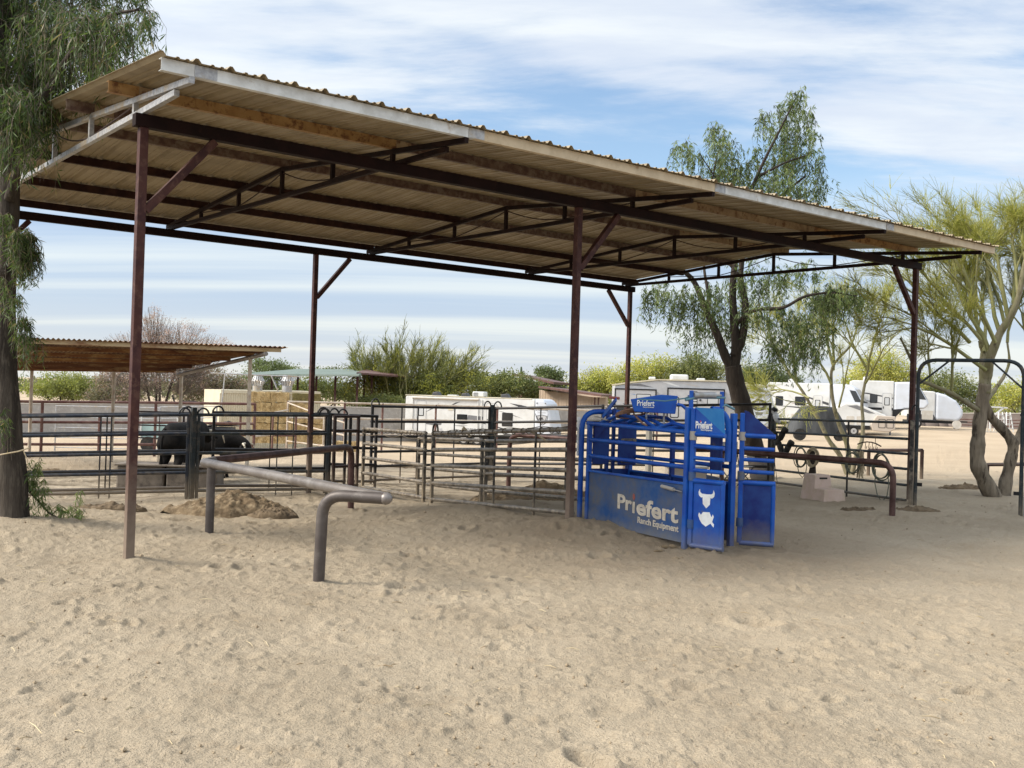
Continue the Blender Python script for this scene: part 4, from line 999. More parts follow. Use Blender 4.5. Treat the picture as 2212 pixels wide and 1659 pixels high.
# weeping tree behind the shelter
YB = 24.6
bt = thing('weeping_acacia', 'tall weeping tree with a dark leaning trunk behind the shelter', 'tree', G(1645, 1048))
t0_ = G(1648, 1050)
limbs('trunk', [([t0_ - ZV * .2, P(1640, 1010, YB), P(1622, 940, YB), P(1602, 870, YB), P(1588, 820, YB), P(1583, 790, YB)], .25, .20),
                ([P(1583, 800, YB), P(1567, 770, YB), P(1548, 720, YB), P(1525, 670, YB), P(1500, 610, YB), P(1470, 580, YB - .3)], .13, .05),
                ([P(1585, 800, YB), P(1590, 760, YB), P(1586, 700, YB), P(1583, 620, YB), P(1592, 540, YB), P(1610, 450, YB), P(1640, 370, YB), P(1690, 270, YB), P(1725, 200, YB)], .14, .010),
                ([P(1586, 770, YB), P(1603, 730, YB), P(1610, 660, YB), P(1600, 590, YB + .3), P(1620, 500, YB + .3), P(1680, 430, YB + .4), P(1740, 380, YB + .4)], .12, .025),
                ([P(1590, 700, YB), P(1630, 670, YB - .4), P(1690, 665, YB - .6), P(1740, 640, YB - .7), P(1800, 632, YB - .7), P(1850, 640, YB - .7)], .06, .015),
                ([P(1545, 700, YB), P(1530, 690, YB), P(1530, 640, YB), P(1520, 560, YB + .2), P(1530, 440, YB), P(1550, 330, YB)], .06, .015),
                ([P(1600, 600, YB), P(1560, 560, YB), P(1480, 560, YB), P(1430, 590, YB)], .05, .012), ([P(1620, 480, YB), P(1570, 420, YB), P(1510, 330, YB)], .04, .01),
                ([P(1640, 380, YB), P(1700, 350, YB), P(1760, 330, YB)], .04, .01)], 'bark', bt, 10)
L = Leaf()
willow(L, blobpx([(1722, 205, 22, 22, .30), (1745, 245, 22, 26, .26), (1695, 235, 30, 24, .36), (1650, 250, 18, 18, .2), (1700, 290, 55, 34, .85), (1755, 290, 18, 26, .18), (1710, 345, 55, 36, 1.0), (1765, 350, 18, 40, .2), (1690, 395, 55, 34, .9), (1640, 385, 34, 34, .42),
                  (1545, 285, 28, 26, .36), (1570, 320, 34, 36, .50), (1545, 360, 28, 30, .34), (1480, 312, 22, 14, .20), (1500, 335, 24, 18, .24), (1460, 320, 10, 12, .08), (1600, 370, 44, 26, .55), (1560, 385, 50, 22, .4), (1640, 330, 26, 30, .26), (1775, 395, 22, 32, .26), (1730, 420, 40, 26, .4), (1315, 342, 18, 5, .05),
                  (1590, 440, 90, 40, .5), (1700, 470, 90, 40, .5), (1600, 520, 90, 40, .4),
                  (1420, 622, 34, 24, .40), (1400, 645, 16, 26, .14), (1455, 655, 26, 40, .40), (1500, 640, 40, 44, .62), (1545, 640, 36, 40, .6), (1530, 700, 40, 34, .42), (1500, 700, 22, 40, .22), (1580, 690, 34, 40, .45), (1620, 610, 50, 36, .62), (1680, 590, 44, 26, .42), (1740, 580, 36, 22, .28),
                  (1640, 670, 44, 36, .40), (1700, 690, 40, 40, .46), (1740, 700, 40, 40, .46), (1770, 645, 30, 26, .55), (1800, 635, 26, 30, .75), (1835, 632, 24, 24, .42), (1862, 640, 20, 22, .26), (1690, 740, 34, 30, .36), (1740, 745, 26, 26, .3), (1660, 745, 22, 30, .16), (1780, 720, 26, 30, .26), (1600, 740, 20, 26, .1), (1720, 775, 22, 20, .16), (1760, 770, 18, 20, .12)], YB, .9),
       115, .135, .023, (.35, .85), (0, 3), tw=.003)
L.build('crown', ['leaf_dark', 'leaf_mid', 'leaf_pale', 'leaf_pale', 'twig_grey'], bt)

# palo verde trees: upswept twiggy branching
def grow(p, d, ln, r, lvl, out, spread=.55, trop=.10, kids=(4, 6), shrink=.64):
    K = 5; q = [np.array(p, float)]; d = np.array(d, float)
    for k in range(K - 1):
        d = d + np.array([0, 0, trop]) + nr.normal(size=3) * .10; d /= np.linalg.norm(d); q.append(q[-1] + d * ln / (K - 1))
    q = np.array(q); out.append((lvl, q, r))
    if lvl == 0: return
    n = int(nr.integers(kids[0], kids[1] + 1))
    for j in range(n):
        f = nr.uniform(.30, 1) if j else 1.0; i = min(int(f * (K - 1)), K - 2); u = f * (K - 1) - i
        b = q[i] * (1 - u) + q[i + 1] * u; t = nrm(q[i + 1] - q[i]); a = nrm(np.cross(t, nr.normal(size=3)))
        an = nr.uniform(.3, 1) * spread; grow(b, t * math.cos(an) + a * math.sin(an), ln * shrink * nr.uniform(.75, 1.15), r * .6 * (1 - .3 * f), lvl - 1, out, spread, trop, kids, shrink)

def palo(L, out, rmin, sprays, sprL, tw, mats=(0, 3), leafy=0):
    for lv in sorted({o[0] for o in out}):
        S_ = [o for o in out if o[0] == lv]; Q = np.array([o[1] for o in S_]); r = np.array([max(o[2], rmin) for o in S_])
        L.tubes(Q, r[:, None] * np.linspace(1, .6, 5)[None], 3 if lv > 0 else mcol(mats, len(S_)), 4 if lv > 1 else 3)
        if lv == 0:
            n = len(S_)
            for k in range(sprays):
                f = nr.uniform(.2, 1, n); i = np.minimum((f * 4).astype(int), 3); b = Q[np.arange(n), i]; t = nrm(Q[np.arange(n), i + 1] - Q[np.arange(n), i])
                d = nrm(t + nr.normal(size=(n, 3)) * .42 + np.array([0, 0, .12])); ln = sprL * nr.uniform(.5, 1.2, n)
                s = np.linspace(0, 1, 4)[None, :, None]; bend = nr.normal(size=(n, 1, 3)) * .12
                q = b[:, None] + d[:, None] * ln[:, None, None] * s + bend * ln[:, None, None] * s ** 2
                L.tubes(q, np.linspace(tw, tw * .5, 4)[None], mcol(mats, n), 3)
                if leafy:
                    for j in range(leafy):
                        fb = nr.random((n, 1)); L.blades(b + d * ln[:, None] * fb, nr.normal(size=(n, 3)), .05, .014, mcol(mats, n))

YC = 23.0
pv = thing('palo_verde', 'gnarled palo verde with green twiggy crown and forked trunk, behind the arch gate', 'tree', G(2150, 1072))
gb = G(2160, 1074)
def C_(x, y, d=0): return P(x, y, gb.y + d)
old = [([gb - ZV * .2, C_(2130, 1045), C_(2112, 1000), C_(2112, 960), C_(2116, 915), C_(2122, 870), C_(2128, 830)], .165, .115),
       ([gb + Vector((.15, .1, -.2)), C_(2172, 1045, .2), C_(2182, 1000, .2), C_(2188, 960, .2), C_(2168, 930, .2), C_(2140, 900, .1), C_(2128, 870)], .135, .08),
       ([C_(2188, 970, .2), C_(2205, 930, .3), C_(2225, 860, .4), C_(2250, 760, .6)], .08, .045)]
limbs('trunk', old, 'bark_old', pv, 14, .07)
hi = [([C_(2126, 850), C_(2132, 810), C_(2140, 770, -.2), C_(2160, 720, -.3), C_(2178, 690, -.4), C_(2200, 640, -.5), C_(2216, 560, -.6)], .115, .045),
      ([C_(2128, 840), C_(2124, 800, .1), C_(2126, 760, .2), C_(2120, 735, .2)], .095, .07),
      ([C_(2120, 890), C_(2085, 868, -.3), C_(2055, 850, -.6), C_(2010, 830, -.9), C_(1985, 818, -1.1), C_(1965, 770, -1.2), C_(1945, 730, -1.3)], .055, .02),
      ([C_(2128, 870), C_(2150, 840, .4), C_(2170, 810, .6), C_(2180, 780, .7), C_(2176, 740, .8)], .05, .02)]
limbs('limb', hi, 'bark_palo', pv, 10, .08)
out = []
for x, y, d, tx, ty, td, ln, r in ((2120, 735, .2, 2060, 640, .2, 1.5, .05), (2120, 735, .2, 2100, 620, .8, 1.5, .05), (2095, 740, 0, 2000, 620, -.6, 1.7, .05), (2126, 760, .1, 2150, 600, .4, 1.6, .05), (2178, 690, -.4, 2140, 560, -.4, 1.7, .055),
                                   (2200, 640, -.5, 2160, 500, -.2, 1.6, .05), (2216, 560, -.6, 2190, 420, -.6, 1.5, .045), (2216, 600, -.6, 2260, 470, .2, 1.6, .05), (2010, 830, -.9, 1990, 720, -.4, 1.3, .035),
                                   (2055, 850, -.6, 2045, 740, -.8, 1.4, .04), (2176, 740, .8, 2190, 640, 1.2, 1.4, .04), (2160, 720, -.3, 2080, 560, .2, 2.0, .055), (2140, 770, -.2, 2030, 560, -.2, 2.2, .06), (2110, 700, 0, 2060, 520, .5, 2.0, .05),
                                   (2040, 640, -.3, 1975, 560, -.4, 1.3, .035), (2190, 660, 0, 2230, 560, .6, 1.5, .045), (2240, 800, .6, 2230, 640, .4, 1.6, .05), (2130, 800, -.2, 1980, 640, -.8, 2.6, .05), (2135, 780, .3, 2010, 560, .8, 2.9, .05), (2150, 740, -.4, 2060, 500, -.9, 2.8, .05), (2170, 700, .2, 2110, 470, 1.0, 2.6, .045), (2190, 660, -.4, 2180, 480, 1.0, 2.2, .04),):
    a = C_(x, y, d); b = C_(tx, ty, td); v = (b - a); L0 = v.length
    grow(a, v.normalized(), max(ln * .75, L0 * .58), r * .8, 3, out, .52, .02, (4, 5), .60)
zl = C_(2110, 560).z
for o in out:                                      # the crown spreads flat topped
    o[1][:, 2] = np.where(o[1][:, 2] > zl, zl + (o[1][:, 2] - zl) * .62, o[1][:, 2])
L = Leaf(); palo(L, out, .0042, 7, .34, .0038)
L.build('crown', ['palo_a', 'palo_b', 'palo_c', 'twig_palo'], pv)

pd = thing('palo_verde', 'small palo verde with three slim green trunks, between the tack panel and the white campers', 'tree', G(1838, 1026))
db = G(1838, 1026); DY = db.y
def D_(x, y, d=0): return P(x, y, DY + d)
limbs('trunk', [([db - ZV * .2, D_(1815, 985), D_(1790, 950), D_(1768, 905), D_(1748, 870), D_(1730, 840), D_(1700, 800)], .085, .03), ([db - ZV * .2, D_(1834, 990, .2), D_(1828, 955, .2), D_(1812, 915, .2), D_(1800, 870, .2), D_(1796, 830, .2), D_(1800, 790, .2), D_(1835, 750, .3)], .09, .03),
                ([db - ZV * .2, D_(1848, 990, -.2), D_(1862, 950, -.2), D_(1864, 910, -.2), D_(1862, 870, -.2), D_(1868, 830, -.2), D_(1875, 800, -.2)], .075, .03)], 'bark_palo', pd, 9)
out = []
for x, y, tx, ty, r in ((1700, 800, 1680, 740, .04), (1720, 825, 1720, 730, .04), (1730, 840, 1690, 800, .035), (1800, 790, 1770, 700, .045), (1800, 800, 1810, 700, .045), (1835, 750, 1860, 690, .035), (1796, 830, 1760, 760, .04), (1875, 800, 1890, 720, .04), (1875, 800, 1850, 740, .04), (1868, 830, 1905, 770, .035), (1748, 860, 1700, 830, .03), (1812, 880, 1830, 800, .03), (1760, 880, 1725, 860, .025)):
    a = D_(x, y, nr.uniform(-.3, .3)); v = D_(tx, ty, nr.uniform(-1, 1)) - a
    grow(a, v.normalized(), 1.35, r, 3, out, .6, .04, (3, 5), .64)
L = Leaf(); palo(L, out, .005, 5, .42, .0050, leafy=1)
L.build('crown', ['palo_a', 'palo_b', 'palo_c', 'twig_palo'], pd)

# ------------------------------------------------------------------ desert trees and shrubs further off
def bush(name, label, px, Y, mats, n, size=.16, flat=.8, twigs=0, cat='tree', group=None, trunk=True, clump=.17, dy=None):
    # px: ellipses (x, y, rx, ry) of the crown in survey pixels at distance Y
    k = Y / FPX; x0 = sum(p[0] * p[2] for p in px) / sum(p[2] for p in px); base = on(P(x0, px[0][1], Y))
    t = thing(name, label, cat, base, group)
    cs = np.array([tuple(P(p[0], p[1], Y + rnd.uniform(-.5, .5) * (dy or p[2] * k))) for p in px]); rs = np.array([(p[2] * k, p[2] * k * .8, p[3] * k) for p in px])
    wt = rs[:, 0] * rs[:, 2]; nc = max(30, n // 42); ci = nr.choice(len(px), nc, p=wt / wt.sum())
    cl = cs[ci] + nrm(nr.normal(size=(nc, 3))) * (nr.random((nc, 1)) ** .38) * rs[ci]
    cr_ = rs[ci].min(1) * clump * nr.uniform(.5, 1.5, nc) + size * .8; mi = nr.integers(0, len(mats) - 1, nc)
    li = nr.integers(0, nc, n); p = cl[li] + nr.normal(size=(n, 3)) * cr_[li][:, None] * np.array([1, 1, .75])
    L = Leaf(); L.blades(p, nr.normal(size=(n, 3)) + np.array([0, 0, .25]), size * nr.uniform(.6, 1.3, n), size * .42, mi[li])
    if twigs:
        ti = nr.choice(len(px), twigs, p=wt / wt.sum()); b = np.array(base)[None] * .35 + cs[ti] * .65 + nr.normal(size=(twigs, 3)) * rs[ti] * .25
        e = cs[ti] + nrm(nr.normal(size=(twigs, 3)) + np.array([0, 0, .9])) * rs[ti] * nr.uniform(.85, 1.12, (twigs, 1))
        s = np.linspace(0, 1, 5)[None, :, None]; q = b[:, None] * (1 - s) + e[:, None] * s + nr.normal(size=(twigs, 5, 3)) * .02 * rs[ti][:, None]
        L.tubes(q, np.linspace(.012, .006, 5)[None] * Y / 60, len(mats) - 1)
    L.build('crown', mats, t)
    if trunk:
        tr = []
        for i in range(min(4, 1 + len(px) // 2)):
            c = Vector(cs[rnd.randrange(len(px))]); tr.append(([base + Vector((rnd.uniform(-.2, .2), 0, -.2)), lerp(base, c, .35) + Vector((rnd.uniform(-.2, .2), 0, .1)), c], .13, .04))
        limbs('trunk', tr, 'bark', t, 6)
    return t

BG = ['bush_a', 'bush_b', 'bush_c', 'twig_palo']; DG = ['bush_d', 'bush_c', 'bush_d', 'twig_grey']; LG = ['lime_a', 'lime_b', 'bush_b', 'twig_palo']
PK = ['pink_a', 'pink_b', 'pink_a', 'twig_grey']; OG = ['olive_a', 'olive_b', 'pink_b', 'twig_grey']; PG = ['palo_a', 'palo_b', 'palo_c', 'twig_palo']
gD = 'desert trees along the far edge of the yard'
# the vase shaped palo verde left of the white trailer: dense below, bare rods above
vb = thing('palo_verde', 'broad vase shaped palo verde with bare upright rods, left behind the white trailer', 'tree', on(P(900, 880, 82)), gD)
out = []
for i in range(70):
    u = rnd.uniform(-1, 1); a = P(880 + 55 * u + rnd.uniform(-20, 20), 868, 82 + rnd.uniform(-3, 3))
    tx = 905 + 150 * u + rnd.uniform(-25, 25); top = 757 + 38 * abs(u + .2) ** 1.6 + rnd.uniform(-16, 30)
    b = P(tx, top, 82 + rnd.uniform(-4, 4)); v = b - a
    grow(a, v.normalized(), v.length * .62, .06, 2, out, .30, .05, (4, 6), .52)
L = Leaf(); palo(L, out, .015, 4, .75, .015)
n = 16000; c = np.array([tuple(P(x, y, 81)) for x, y in ((800, 835), (850, 840), (910, 835), (970, 832), (1010, 835), (880, 855), (950, 852))]); ii = nr.integers(0, 7, n)
nc = 260; cc = nr.integers(0, 7, nc); cl = c[cc] + nrm(nr.normal(size=(nc, 3))) * nr.random((nc, 1)) ** .4 * np.array([1.9, 1.8, 1.35]); li = nr.integers(0, nc, n)
L.blades(cl[li] + nr.normal(size=(n, 3)) * .28, nr.normal(size=(n, 3)), .22, .08, nr.integers(0, 3, nc)[li])
L.build('crown', ['bush_b', 'bush_a', 'palo_a', 'twig_palo'], vb)
limbs('trunk', [([on(P(890, 880, 82)), P(880, 860, 82), P(860, 830, 82)], .2, .08), ([on(P(890, 880, 82)), P(905, 860, 82), P(930, 830, 82)], .2, .08)], 'bark', vb, 7)
bush('desert_tree', 'rounded dark green mesquite behind the white trailer roof', [(1085, 835, 50, 24), (1050, 830, 40, 20), (1130, 838, 40, 20), (1105, 815, 30, 12), (1160, 848, 30, 14)], 88, BG, 9000, .24, twigs=120, group=gD)
bush('desert_tree', 'small pale leaved tree rising behind the dark roofed barn', [(1185, 822, 26, 24), (1178, 805, 16, 14), (1210, 835, 22, 16), (1200, 815, 14, 14)], 125, DG, 4500, .3, twigs=80, group=gD)
bush('desert_tree', 'yellow green tree just right of the middle post, behind the pale roof', [(1275, 825, 34, 30), (1310, 820, 32, 26), (1255, 835, 20, 20), (1300, 850, 30, 20)], 98, PG, 7000, .22, twigs=260, group=gD)
bush('desert_tree', 'wide yellow green tree behind the grey trailer, by the back post', [(1380, 812, 44, 34), (1430, 800, 44, 32), (1340, 825, 30, 26), (1410, 840, 50, 20)], 96, PG, 9500, .22, twigs=320, group=gD)
bush('desert_tree', 'green feathery tree behind the grey trailer roof, left of the dark trunk', [(1500, 795, 46, 30), (1540, 805, 36, 26), (1470, 810, 32, 24), (1520, 825, 44, 16)], 94, BG, 8500, .22, twigs=200, group=gD)
bush('desert_tree', 'green tree behind the white campers, seen through the hanging leaves', [(1650, 810, 44, 24), (1690, 825, 40, 18), (1610, 815, 30, 20)], 98, DG, 6000, .24, twigs=120, group=gD)
bush('desert_tree', 'bright yellow green tree behind the camper with the raked nose', [(1880, 810, 46, 42), (1920, 800, 40, 46), (1955, 820, 40, 36), (1840, 830, 34, 22)], 92, PG, 11000, .21, twigs=260, group=gD)
bush('desert_tree', 'dark green hedge like tree behind the rounded small camper', [(2030, 835, 56, 34), (2080, 845, 54, 36), (2000, 845, 40, 26), (2120, 860, 40, 28)], 96, BG, 10500, .22, twigs=120, group=gD)
bush('desert_tree', 'pale yellow green tree at the right edge behind the wall', [(2170, 860, 50, 30), (2215, 855, 50, 34), (2250, 850, 50, 40)], 92, PG, 8000, .21, twigs=160, group=gD)
bush('desert_tree', 'leafless pinkish brown tree above the rusty shed roof', [(340, 735, 60, 50), (270, 760, 70, 40), (330, 700, 26, 40), (400, 735, 60, 40), (460, 755, 44, 34), (310, 800, 90, 40), (420, 800, 70, 40), (225, 775, 40, 26)], 66, PK, 19000, .085, twigs=900, group=gD, clump=.12)
bush('desert_tree', 'sunlit lime green bush under the rusty shed roof', [(130, 828, 50, 24), (180, 832, 40, 20), (90, 840, 36, 16), (150, 850, 60, 14)], 76, LG, 8000, .2, twigs=60, group=gD)
bush('desert_tree', 'grey brown shrub left of the maroon corner post, beyond the block wall', [(240, 835, 42, 26), (275, 850, 40, 22), (215, 855, 34, 18)], 72, OG, 7000, .17, twigs=100, group=gD)
bush('desert_tree', 'olive shrub behind the thin white shed post', [(440, 825, 56, 34), (500, 835, 44, 26), (400, 850, 36, 20), (470, 855, 56, 16)], 70, OG, 9000, .17, twigs=150, group=gD)
bush('desert_tree', 'dull green tree behind the cream container', [(565, 825, 40, 24), (600, 800, 30, 18), (530, 835, 30, 18), (570, 850, 50, 14)], 92, DG, 6000, .22, twigs=100, group=gD)
bush('desert_tree', 'fresh green tree under the green shade roof', [(665, 838, 40, 22), (710, 842, 42, 22), (640, 850, 30, 16), (750, 845, 30, 22)], 96, BG, 7000, .24, twigs=40, group=gD)
bush('desert_tree', 'distant olive tree tops above the green shade roof', [(700, 802, 30, 8), (620, 800, 30, 10), (755, 800, 20, 8), (560, 790, 30, 12)], 150, DG, 3500, .35, twigs=60, group=gD)
bush('desert_tree', 'low green shrubs along the wall beside the trailer tail', [(830, 868, 50, 14), (780, 872, 40, 12), (860, 876, 30, 10)], 74, BG, 5000, .16, twigs=20, group=gD, cat='shrub', trunk=False)
for i, (x, yt, yb, lab) in enumerate(((1126, 792, 840, 'straight dark saguaro cactus above the dark roofed barn'), (1089, 795, 840, 'slim saguaro cactus above the mesquite, leaning left'))):
    a, b = P(x + (0 if i == 0 else 3), yb, 118), P(x, yt, 118); pts = smoothpath([a, lerp(a, b, .5), b], 8); mb = MB(); k = len(pts); base = on(a)
    tag(mb.tube([base] + [Vector(p) for p in pts], [.14] + [.15 * (1 - (j / k) ** 8 * .7) * (1.0 if i == 0 else .7) for j in range(k)], 14).build('saguaro', 'cactus', None, 'all'), lab, 'cactus')

# far scrub closing the view to the horizon
L = Leaf(); nc = 900; az = nr.uniform(-.75, .75, nc); dd_ = nr.uniform(170, 320, nc); hh = nr.uniform(1.2, 4.6, nc) * (.6 + .4 * np.sin(az * 23) ** 2)
cx_, cy_ = np.sin(az) * dd_, np.cos(az) * dd_; zb_ = gzv(cx_, cy_); n = 26000; ci = nr.integers(0, nc, n)
p = np.stack([cx_[ci] + nr.normal(size=n) * 2.4, cy_[ci] + nr.normal(size=n) * 1.5, zb_[ci] + hh[ci] * nr.random(n) ** .8], 1)
L.blades(p, nr.normal(size=(n, 3)) + np.array([0, 0, .3]), .9 * nr.uniform(.6, 1.3, n), .4, nr.integers(0, 3, nc)[ci])
struct(L.build('desert_scrub', ['bush_d', 'olive_b', 'bush_c']), 'stuff')
# ------------------------------------------------------------------ block walls, pipe fences and sheds beyond the pens
def wall(label, pts, h, th, m, cm='coping'):
    pts = [Vector(p) for p in pts]; t = thing('block_wall', label, 'wall', pts[0]); mb = MB(); cp = MB()
    for i, (a, b) in enumerate(zip(pts, pts[1:])):
        za, zb_ = min(gz(a.x, a.y), gz(b.x, b.y)) - .2, 0
        d = (b - a); d.z = 0; d.normalize(); n = Vector((-d.y, d.x, 0))
        vs = [a - n * th / 2, b - n * th / 2, b + n * th / 2, a + n * th / 2]
        mb.add([Vector((v.x, v.y, za)) for v in vs] + [Vector((v.x, v.y, v.z)) for v in vs], [(0, 3, 2, 1), (4, 5, 6, 7), (0, 1, 5, 4), (1, 2, 6, 5), (2, 3, 7, 6), (3, 0, 4, 7)])
        cp.bar(a + ZV * .032, b + ZV * .032, th + .06, .06)
    mb.build('blocks', m, t); cp.build('coping', cm, t); return t
wall('long grey block wall behind the pens and the white trailer', [P(-150, 872, 58), P(480, 874, 62), P(860, 883, 68), P(1350, 879, 80)], 2, .2, 'block')
wall('brownish block wall at the right, behind the leaning tree trunk', [P(1990, 893, 88), P(2330, 894, 84)], 2, .2, 'block_brown')

def pipefence(label, posts, zs, m, r=.04, group='pipe rail fences of the yard', name='pipe_fence', railm=None, pr=None):
    # posts: (x px, base y px, top y px, Y)
    tops = []; t = None
    for x, Y, yt in posts:
        p = P(x, yt, Y); b = on(p)
        if t is None: t = thing(name, label, 'pipe fence', b, group)
        MB().tube([b - ZV * .1, p], pr or r * 1.1, 8).build('post', m, t, True); tops.append((p, b))
    for f in zs:
        for (p, b), (p2, b2) in zip(tops, tops[1:]):
            MB().tube([lerp(b, p, f), lerp(b2, p2, f)], r, 8).build('rail', railm or m, t, True)
    return t
pipefence('maroon pipe fence with tall top rail left of the hay', [(-40, 32, 864), (92, 32.5, 866), (337, 34, 868), (551, 35, 871)], [.985, .62, .22], 'fence_maroon', .045)
pipefence('lower maroon pipe fence in front of the cream container', [(-60, 36, 893), (215, 37, 894), (430, 38, 894), (520, 38.5, 894), (640, 39, 895)], [.98, .45], 'fence_maroon', .04)
pipefence('pale dusty pipe fence running from the hay to the white trailer', [(622, 42, 866), (745, 42.5, 869), (827, 43, 871), (942, 44, 874), (1075, 45, 878), (1236, 46, 884), (1420, 47, 890)], [.985, .66, .33], 'fence_maroon', .04, railm='fence_cream')  # brown rails: dust and sunlit tops are put into the cream colour
pipefence('pale pipe gate leaf standing open by the hay', [(622, 41.4, 868), (700, 39.5, 898), (745, 38.6, 912)], [.98, .6, .2], 'fence_cream', .03)
pipefence('short pale pipe rails between maroon fence and hay', [(551, 35.2, 889), (590, 38, 890), (622, 41.5, 884)], [.98, .45], 'fence_maroon', .035, railm='fence_cream')  # cream again stands for dust and sunlight along the rail tops
for i, (x0, x1, Y, yt, m, lab) in enumerate(((120, 345, 45, 876, 'galv', 'light grey stock panel in front of the block wall, at the far left'), (345, 470, 44, 879, 'galv', 'light grey stock panel left of the cream container'), (290, 400, 30, 888, 'panel_brown', 'dark stock panel with thin rails behind the cattle'))):
    a, b = on(P(x0, yt, Y)), on(P(x1, yt + 1, Y)); h = P(x0, yt, Y).z - a.z
    panel(lab, a, b, [h * f for f in (.08, .3, .52, .75, .99)], m, 'stock panels in the back pens', (.5,), r=.02)
pipefence('brown rail fence against the right hand wall', [(2060, 80, 905), (2105, 80, 906), (2150, 80, 907), (2230, 80, 908)], [.99, .66, .33], 'fence_maroon', .04)
pipefence('dark hitching rail on the open sand right of the shelter', [(1877, 28.5, 972), (1992, 26.6, 972)], [.99], 'panel_brown', .045, 'hitching rails', 'hitching_rail')
pipefence('dark hitching rail half hidden by the forked trunk', [(2133, 24.2, 1003), (2218, 23.6, 1002)], [.985], 'panel_brown', .042, 'hitching rails', 'hitching_rail')

# rusty corrugated lean-to at the left
NR_, NL_, BR_, BL_ = P(617, 761, 27), P(-60, 737, 25.6), P(384, 805, 30.6), P(-60, 799, 32)
rs_ = thing('rusty_shed', 'low open shed with a rusty corrugated roof on pale pipe posts', 'shed', on(P(563, 800, 27.6)))
n = 420; V = []; F = []
for k in range(n + 1):
    a = lerp(NL_, NR_, k / n); b = lerp(BL_, BR_, k / n); dz = .022 * math.sin(k / n * 2 * math.pi * 62)
    ext = (a - b).normalized() * .12
    V += [a + ext + ZV * (dz + .12), b - ext + ZV * (dz + .12)]
F = [(2 * k, 2 * k + 2, 2 * k + 3, 2 * k + 1) for k in range(n)]
MB().add(V, F).build('roof_sheet', 'rust_dark', rs_, 'all')
for i, f in enumerate((0, .2, .4, .58, .76, .92, 1.0)):
    a, b = lerp(NL_, BL_, f), lerp(NR_, BR_, f); ins = (0, .05, .07, .09, .10, .11, 0)[i]
    MB().bar(a + ZV * .045, lerp(a, b, .985 - ins * .25) + ZV * .045, .03, .10).build('purlin', ('rust_tan', 'rust', 'rust', 'rust', 'rust_dark', 'rust_dark', 'rust')[i], rs_)
MB().tube([lerp(NR_, BR_, -.02) - (NR_ - NL_).normalized() * .55 - ZV * .07, BR_ - ZV * .07], .055, 10).build('end_beam', 'pipe_worn', rs_, True)
for f in (.14, .95):
    p = lerp(NR_ - (NR_ - NL_).normalized() * .55, BR_, f); MB().tube([on(p, -.1), Vector((p.x, p.y, p.z - .07))], .05, 10).build('post', 'fence_cream', rs_, True)
for f in (.3, .7):
    p = lerp(BL_, BR_, f); MB().tube([on(p, -.1), Vector((p.x, p.y, p.z - .0))], .05, 10).build('post', 'fence_cream', rs_, True)

def monoroof(name, label, c, th, m, posts, pm, cat='shade roof', group=None):
    c = [Vector(p) for p in c]; base = on(sum(c, Vector()) / 4); t = thing(name, label, cat, base, group)
    MB().add([p for p in c] + [p + ZV * th for p in c], [(3, 2, 1, 0), (4, 5, 6, 7), (0, 1, 5, 4), (1, 2, 6, 5), (2, 3, 7, 6), (3, 0, 4, 7)]).build('roof', m, t)
    for u, v in posts:
        p = lerp(lerp(c[0], c[1], u), lerp(c[3], c[2], u), v); MB().bar(on(p, -.1), p + ZV * .01, .14, .14, (1, 0, 0)).build('post', pm, t)
    return t
monoroof('shade_roof', 'long pale green metal shade roof behind the hay', [P(515, 811, 76), P(775, 813, 70), P(800, 801, 84), P(640, 800, 90)], .12, 'greenroof', ((.25, .1), (.48, .1), (.64, .1), (.80, .1), (.98, .1), (.97, .7)), 'maroon')
monoroof('shade_roof', 'dark green roof edge running behind the vase shaped palo verde', [P(770, 808, 72), P(1010, 826, 92), P(1020, 820, 97), P(790, 801, 82)], .12, 'maroonroof', ((.1, .2), (.5, .2)), 'maroon')
monoroof('stall_roof', 'low dark sloping stall roof far left beyond the block wall', [P(-60, 872, 62), P(250, 914, 70), P(262, 908, 76), P(-60, 866, 70)], .10, 'greenroof', ((.25, .1), (.42, .15), (.5, .1), (.56, .6), (.78, .1), (.90, .2), (.72, .1)), 'grey_dark')

# tan barn with maroon roof behind the trailer
bn = thing('tan_barn', 'tan metal barn with a dark maroon roof, behind the middle post', 'barn', on(P(1240, 878, 84)))
a, b = P(1165, 842, 86), P(1282, 858, 82); ba_, bb_ = on(a, -.1), on(b, -.1); mb = MB(); n = 60
for k in range(n):
    p, q = lerp(a, b, k / n), lerp(a, b, (k + 1) / n); o_ = Vector((0, -.04 * (k % 3 == 0), 0))
    mb.add([Vector((p.x, p.y, ba_.z)) + o_, Vector((q.x, q.y, ba_.z)) + o_, q + o_, p + o_], [(0, 1, 2, 3)])
mb.build('wall', 'tanwall', bn)
dv = Vector((2.0, 9, 0)); MB().add([a, b, b + dv, a + dv, ba_, bb_, bb_ + dv, ba_ + dv], [(1, 2, 6, 5), (2, 3, 7, 6), (3, 0, 4, 7)]).build('wall', 'tanwall', bn)
for p, q, h in ((P(1163, 838, 84.5), P(1299, 857, 80), .16), (P(1105, 811, 92), P(1196, 830, 88), .2)):
    MB().add([v + ZV * z for z in (0, h) for v in (p, q, q + dv, p + dv)], [(3, 2, 1, 0), (4, 5, 6, 7), (0, 1, 5, 4), (1, 2, 6, 5), (2, 3, 7, 6), (3, 0, 4, 7)]).build('roof', 'maroonroof', bn)
p, q = P(1120, 818, 94), P(1190, 832, 90); MB().add([on(p), on(q), q, p], [(0, 1, 2, 3)]).build('clerestory_wall', 'maroonroof', bn)
for x in (1285, 1293): MB().bar(on(P(x, 860, 81.5)), P(x, 858, 81.5), .12, .12, (1, 0, 0)).build('porch_post', 'maroonroof', bn)
